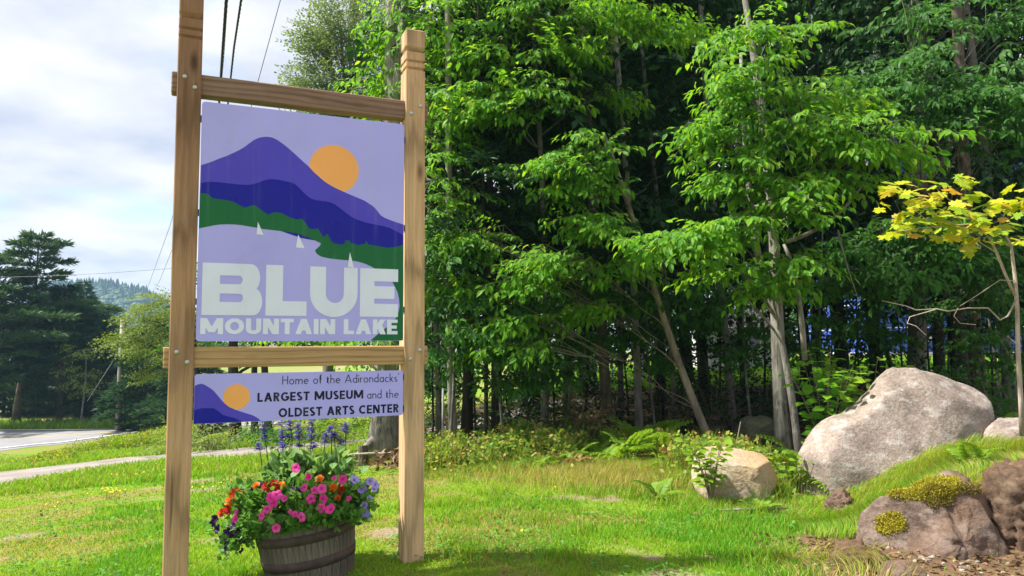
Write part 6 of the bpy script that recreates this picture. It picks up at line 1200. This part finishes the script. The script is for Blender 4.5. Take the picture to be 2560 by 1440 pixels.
kk = r.integers(n, size=52000); p_ = np.stack([x[kk] + r.normal(0, .08, 52000), Y[kk] + r.normal(0, .08, 52000), gz(x[kk], Y[kk]) + hh[kk] * r.uniform(.1, 1.05, 52000)], 1); f = unit(r.normal(size=(52000, 3)) + [0, 0, .3]); s_ = unit(np.cross(f, r.normal(size=(52000, 3)))); L = r.uniform(.03, .075, (52000, 1))
V = np.stack([p_, p_ + f * L * .5 + s_ * L * .28, p_ + f * L, p_ + f * L * .5 - s_ * L * .28], 1).reshape(-1, 3); wa.add(V, Q=np.arange(4 * 52000).reshape(-1, 4), col=np.repeat(cols[kk] * r.uniform(.7, 1.25, (52000, 1)), 4, 0))
k_ = r.random(n) < .016; gx_, gy_ = x[k_], Y[k_]; m_ = len(gx_); p_ = np.stack([gx_, gy_, gz(gx_, gy_) + hh[k_] * 1.05], 1)
for q in range(6):
    f = r.normal(size=(m_, 3)); f[:, 2] = abs(f[:, 2]) * .6; f = unit(f); s_ = unit(np.cross(f, r.normal(size=(m_, 3)))); L = r.uniform(.03, .08, (m_, 1)); V = np.stack([p_ - s_ * .008, p_ + s_ * .008, p_ + f * L], 1).reshape(-1, 3); wa.add(V, T=np.arange(3 * m_).reshape(-1, 3), col=np.repeat(np.array([[.60, .47, .04]]) * r.uniform(.7, 1.1, (m_, 1)), 3, 0))
wa.obj('roadside_weeds', M['grass'], kind='stuff', label='tall yellow green weeds and goldenrod along the road', category='weeds')
# far verge on the other side of the road
wa = Acc(); r = np.random.default_rng(67); n = 9000; px = r.uniform(-300, 520, n); Y = r.uniform(40.5, 47, n); x = (px - 1280) / FPX * Y; keep = ~pip(x, Y, ROAD_POLY); x, Y = x[keep], Y[keep]; n = len(x); V, T, Q, C_ = blades(0, (x, Y), .15, .5, np.full(n, .06), np.array([GREEN, YEL * .8, YEL])[r.integers(3, size=n)] * r.uniform(.6, 1.1, (n, 1)), 68); wa.add(V, T, Q, col=C_)
wa.obj('verge_weeds', M['grass'], kind='stuff', label='dark green weeds at the far edge of the road', category='weeds')
# leaf litter, twigs and stones on the bare ground
la = Acc(); r = np.random.default_rng(69); lv = Leaves(); n = 5200; x = r.uniform(-2.2, 9, n); y = forest_line(x) + r.gamma(1.6, 1.4, n) - .2; lv.add(np.stack([x, y, gz(x, y) + .015], 1), r.normal(size=(n, 3)) * [1, 1, .25], np.array([0, 0, 1.]) + r.normal(0, .4, (n, 3)), r.uniform(.06, .11, n))
n = 420; x = r.uniform(-3.5, 3.2, n); y = r.uniform(4, 9, n); lv.add(np.stack([x, y, gz(x, y) + .03], 1), r.normal(size=(n, 3)) * [1, 1, .25], np.array([0, 0, 1.]) + r.normal(0, .4, (n, 3)), r.uniform(.02, .05, n))
n = 2200; x = r.uniform(1.7, 4.6, n); y = r.uniform(4.1, 5.6, n); lv.add(np.stack([x, y, gz(x, y) + .012], 1), r.normal(size=(n, 3)) * [1, 1, .3], np.array([0, 0, 1.]) + r.normal(0, .5, (n, 3)), r.uniform(.025, .06, n))
n = 1300; x = r.normal(-.85, .45, n); y = r.normal(9.9, .3, n); lv.add(np.stack([x, y, gz(x, y) + r.uniform(.01, .2, n)], 1), r.normal(size=(n, 3)), r.normal(size=(n, 3)), r.uniform(.07, .13, n))
M['litter'] = leafmat('litter', [(.10, .06, .035), (.17, .10, .055), (.24, .15, .08), (.07, .045, .03), (.30, .19, .10)], trans=.1); bake(la, lv.arrays(), LEAF4_V * [1.2, 1, 1], LEAF4_T); la.obj('leaf_litter', M['litter'], kind='stuff', label='brown fallen leaves and twigs on the forest floor', category='leaf litter')
pa = Acc(); r = np.random.default_rng(70); n = 420; x = np.r_[r.uniform(1.9, 4.4, 300), r.uniform(-3, 1.5, 120)]; y = np.r_[r.uniform(4.2, 5.3, 300), r.uniform(4.2, 8.5, 120)]
for q in range(n):
    s_ = r.uniform(.006, .022) * (1 if q < 300 else .8); pa.add(ico * np.array([s_, s_ * r.uniform(.6, 1), s_ * .6]) * r.uniform(.75, 1.2, (19, 1)) + [x[q], y[q], gzf(x[q], y[q]) + s_ * .2], icT, icQ)
M['pebble'] = leafmat('pebble', [(.20, .17, .15), (.30, .27, .25), (.38, .34, .31), (.16, .12, .10)], trans=0.0, tmul=(1, 1, 1), rough=.9, spec=.2); pa.obj('pebbles', M['pebble'], kind='stuff', label='small grey pebbles scattered on the bare earth', category='pebbles')
# yellow wildflowers in the lawn
def wildflower(label, px, py, n, spread, seed, h=.13):
    r = np.random.default_rng(seed); p0 = G(px, py); root = thing('wildflower', label, 'wildflower', p0, 0, 'yellow lawn wildflowers'); st = Acc()
    a = Acc(); V = [(0, 0, 0)] + [(math.cos(q) * (1 if i % 2 else .7), math.sin(q) * (1 if i % 2 else .7), .2) for i, q in enumerate(np.arange(12) * math.pi / 6)]; a.add(V, [(0, 1 + q, 1 + (q + 1) % 12) for q in range(12)]); me = a.mesh('flower', M['petal_yellow'])
    for q in range(n):
        x, y = r.normal(0, spread, 2); z = gzf(p0[0] + x, p0[1] + y) - p0[2]; hh = h * r.uniform(.5, 1.1); st.tube([(x, y, z), (x + .01, y, z + hh * .6), (x + .015, y, z + hh)], .0016, 3, cap=False); o = link('flower', me, root, (x + .015, y, z + hh)); o.scale = (.011,) * 3; o.rotation_euler = (r.normal(.4, .3), r.normal(0, .3), 0)
    st.obj('stems', M['stem_green'], root)
M['petal_yellow'] = plain('petal_yellow', (.85, .55, .02), .6, .2, var=.1)
wildflower('largest clump of yellow wildflowers in the lawn left of the left post', 268, 1248, 24, .13, 1); wildflower('sparse yellow wildflowers in the lawn at the left edge', 100, 1292, 6, .18, 2); wildflower('few yellow flowers just right of the left post', 508, 1245, 7, .14, 3); wildflower('single orange yellow flower in the lawn right of the right post', 1302, 1350, 1, .01, 4, .05); wildflower('small yellow flower halfway across the right lawn', 1386, 1230, 1, .01, 5, .06); wildflower('scattered yellow dots in the lawn below the path', 380, 1195, 9, .4, 6)

# ================================================================== BUILDINGS, FENCE, POLE, WIRES
def faceplane(root, name, mat, x0, x1, y0, y1, z0, z1, parent=None):
    a = Acc(); a.box((x0, y0, z0), (x1, y1, z1)); return a.obj(name, mat, parent or root)
M['blue_siding'] = plain('blue_siding', (.045, .10, .42), .55, .3, var=.08, scale=2); M['white_trim'] = plain('white_trim', (.72, .73, .74), .6, .3, var=.05); M['roof_grey'] = plain('roof_grey', (.18, .17, .17), .9, .2, var=.2, scale=8); M['concrete'] = plain('concrete', (.40, .37, .33), .9, .2, var=.15)
k = NT('window_glass'); M['glass'] = k.done(k.principled((.05, .07, .09), .08, .8))
YB = 35.; bz = gzf(gx(2380, YB), YB); xb0, xb1 = gx(2190, YB), gx(2760, YB); bb = thing('blue_building', 'large blue sided building seen between the trunks at right', 'building', (xb0, YB, bz)); W = xb1 - xb0
faceplane(bb, 'foundation', M['concrete'], -.02, W + .02, -.03, 8, -.5, .12)
for q in range(9):
    z0 = .12 + q * 1.2; faceplane(bb, 'wall_panel', M['blue_siding'], 0, W, .0, 8, z0 + .035, z0 + 1.2); faceplane(bb, 'seam_trim', M['white_trim'], -.01, W + .01, -.012, 8.01, z0, z0 + .0345)
zt = .12 + 9 * 1.2; a = Acc(); a.add([(-.4, -.4, zt), (W + .4, -.4, zt), (W + .4, 8.4, zt), (-.4, 8.4, zt), (-.4, 4, zt + 2.6), (W + .4, 4, zt + 2.6)], [(0, 4, 3), (1, 2, 5)], [(0, 1, 5, 4), (2, 3, 4, 5), (0, 3, 2, 1)]); a.obj('roof', M['roof_grey'], bb)
for (px, py, w, h) in ((2378, 362, 1.1, 1.8), (2500, 362, 1.1, 1.8), (2500, 720, 1.1, 1.5), (2640, 720, 1.1, 1.5)):
    c = P(px, py, YB) - np.array([xb0, YB, bz]); wn_ = faceplane(bb, 'window', M['white_trim'], c[0] - w / 2, c[0] + w / 2, -.06, -.013, c[2] - h / 2, c[2] + h / 2); 
    for sx_ in (-1, 1):
        for sz_ in (-1, 1): faceplane(bb, 'pane', M['glass'], c[0] + sx_ * w * .235 - w * .19, c[0] + sx_ * w * .235 + w * .19, -.066, -.061, c[2] + sz_ * h * .235 - h * .2, c[2] + sz_ * h * .235 + h * .2, wn_)
c = P(2325, 845, YB) - np.array([xb0, YB, bz]); faceplane(bb, 'notice_board', M['white_trim'], c[0] - .22, c[0] + .22, -.08, -.02, c[2] - .17, c[2] + .17); c = P(2388, 850, YB) - np.array([xb0, YB, bz]); faceplane(bb, 'wall_lamp', M['white_trim'], c[0] - .12, c[0] + .12, -.2, -.02, c[2] - .18, c[2] + .14)
faceplane(bb, 'corner_board', M['white_trim'], -.1, .12, -.04, .2, 0.12, zt)
YS = 27.; sx0, sx1 = gx(1770, YS), gx(1935, YS); sz = gzf((sx0 + sx1) / 2, YS); sh = thing('white_shed', 'small white boarded shed with a grey roof behind the trunks', 'shed', (sx0, YS, sz)); W = sx1 - sx0
M['shed_white'] = plain('shed_white', (.62, .64, .66), .7, .2, var=.08)
nb = 14
for q in range(nb): faceplane(sh, 'board', M['shed_white'], q * W / nb + .008, (q + 1) * W / nb - .008, -.01 * (q % 2) - .01, 2.2, -.1, 1.55)
a = Acc(); a.box((.01, .02, -.1), (W - .01, 2.2, 1.54)); a.obj('wall', M['roof_grey'], sh)
a = Acc(); a.add([(-.15, -.2, 1.5), (W + .15, -.2, 1.5), (W + .15, 1.1, 2.25), (-.15, 1.1, 2.25), (-.15, 2.4, 1.5), (W + .15, 2.4, 1.5)], [(0, 3, 4), (1, 5, 2)], [(0, 1, 2, 3), (3, 2, 5, 4), (0, 4, 5, 1)]); a.obj('roof', M['roof_grey'], sh)
for q, fx_ in enumerate((.32, .62)):
    wn_ = faceplane(sh, 'window', M['white_trim'], W * fx_, W * fx_ + .5, -.06, -.022, .7, 1.35); faceplane(sh, 'pane', M['glass'], W * fx_ + .06, W * fx_ + .44, -.067, -.061, .76, 1.29, wn_)
YF = 22.; fx0, fx1 = gx(1380, YF), gx(1760, YF); fz = gzf(fx0, YF); fn = thing('rail_fence', 'low metal rail fence across the lawn behind the wood', 'fence', (fx0, YF, fz)); L = fx1 - fx0
for zr in (.55, .85, 1.05): a = Acc(); a.tube([(0, 0, zr), (L, 0, zr + .02)], .02, 6); a.obj('rail', M['galvanised'], fn, True)
for q in range(6): a = Acc(); a.tube([(q * L / 5, 0, -.2), (q * L / 5, 0, 1.08)], .028, 8); a.obj('fence_post', M['galvanised'], fn, True)
# utility pole and wires
b = base_at(297, 41.5); up_ = thing('utility_pole', 'weathered grey utility pole beside the road', 'pole', b); a = Acc(); a.tube([(0, 0, -.3), (0, 0, 3), (.05, 0, 6.2)], [.135, .125, .11], 10); M['pole_wood'] = barkmat('pole_wood', (.20, .175, .155), (.40, .37, .34), 12, 0, .05); a.obj('shaft', M['pole_wood'], up_, True)
a = Acc(); a.tube([(.02, 0, 4.6), (-2.6, 1.5, 1.6)], .02, 4); a.obj('guy_wire', M['galvanised'], up_)
def wire(name, label, pts, r0, mat, twist=0):
    P_ = np.array(pts); n = 60 if twist else 24; t = np.linspace(0, len(P_) - 1, n); Q_ = np.stack([np.interp(t, np.arange(len(P_)), P_[:, q]) for q in range(3)], 1); b = Q_[0].copy(); a = Acc()
    if twist:
        n2 = 900; t = np.linspace(0, len(P_) - 1, n2); Q2 = np.stack([np.interp(t, np.arange(len(P_)), P_[:, q]) for q in range(3)], 1); s_ = np.r_[0, np.cumsum(np.linalg.norm(np.diff(Q2, axis=0), axis=1))]
        for ph in (0, 2.09, 4.19): an = s_ / twist * 6.283 + ph; a.tube(Q2 + np.stack([np.cos(an), np.zeros(n2), np.sin(an)], 1) * r0 * 1.05 - b, r0, 5, cap=False)
    else: a.tube(Q_ - b, r0, 5, cap=False)
    o = a.obj(name, mat, smooth=True); o.location = b; o['label'] = label; o['category'] = 'cable'
M['cable'] = plain('cable', (.012, .012, .014), .6, .3); M['steel'] = plain('steel_wire', (.16, .16, .17), .5, .4)
wire('power_cable', 'thickest twisted black cable above the sign, nearest the left post', [P(585, -260, 6.5), P(566, 0, 8.5), P(556, 140, 10.5), P(548, 260, 13), P(535, 520, 24)], .011, M['cable'], .55)
wire('power_cable', 'thinner twisted black cable right of the thickest one', [P(622, -200, 7.5), P(603, 0, 9), P(585, 120, 11), P(570, 260, 13.5), P(555, 520, 24)], .0085, M['cable'], .5)
wire('power_cable', 'straight plain wire hanging close beside the thickest cable', [P(590, -260, 6.6), P(569, 0, 8.6), P(560, 140, 10.6), P(549, 260, 13.1), P(538, 520, 24)], .004, M['cable'])
wire('guy_cable', 'thin grey wire slanting down right of the twisted cables', [P(760, -180, 9), P(701, 0, 9.5), P(646, 200, 10), P(600, 370, 10.5)], .0055, M['steel'])
wire('phone_wire', 'thin wire sloping gently across the sky at left', [P(-200, 698, 44), P(20, 693, 42), P(150, 689, 40), P(280, 682, 38), P(430, 671, 36), P(560, 655, 34)], .011, M['steel'])
wire('phone_wire', 'left of two thin wires descending steeply left of the post', [P(440, 510, 22), P(425, 565, 25), P(398, 640, 33), P(368, 722, 46)], .009, M['steel']); wire('phone_wire', 'right of two thin wires descending steeply left of the post', [P(450, 570, 22), P(424, 640, 26), P(400, 700, 34), P(385, 725, 46)], .008, M['steel'])

# ================================================================== HAZE over the far hill
hz = Acc(); hz.box((-720, -100, -9.5), (320, 920, 72))
k = NT('haze'); vp = k.n('ShaderNodeVolumePrincipled', {'Color': (.38, .60, 1.0, 1), 'Density': 0.00042, 'Anisotropy': 0.2}); k.t.links.new(vp.outputs[0], k.out.inputs['Volume'])
hz.obj('haze', k.m, kind='stuff', label='thin bluish haze in front of the far hill', category='haze')
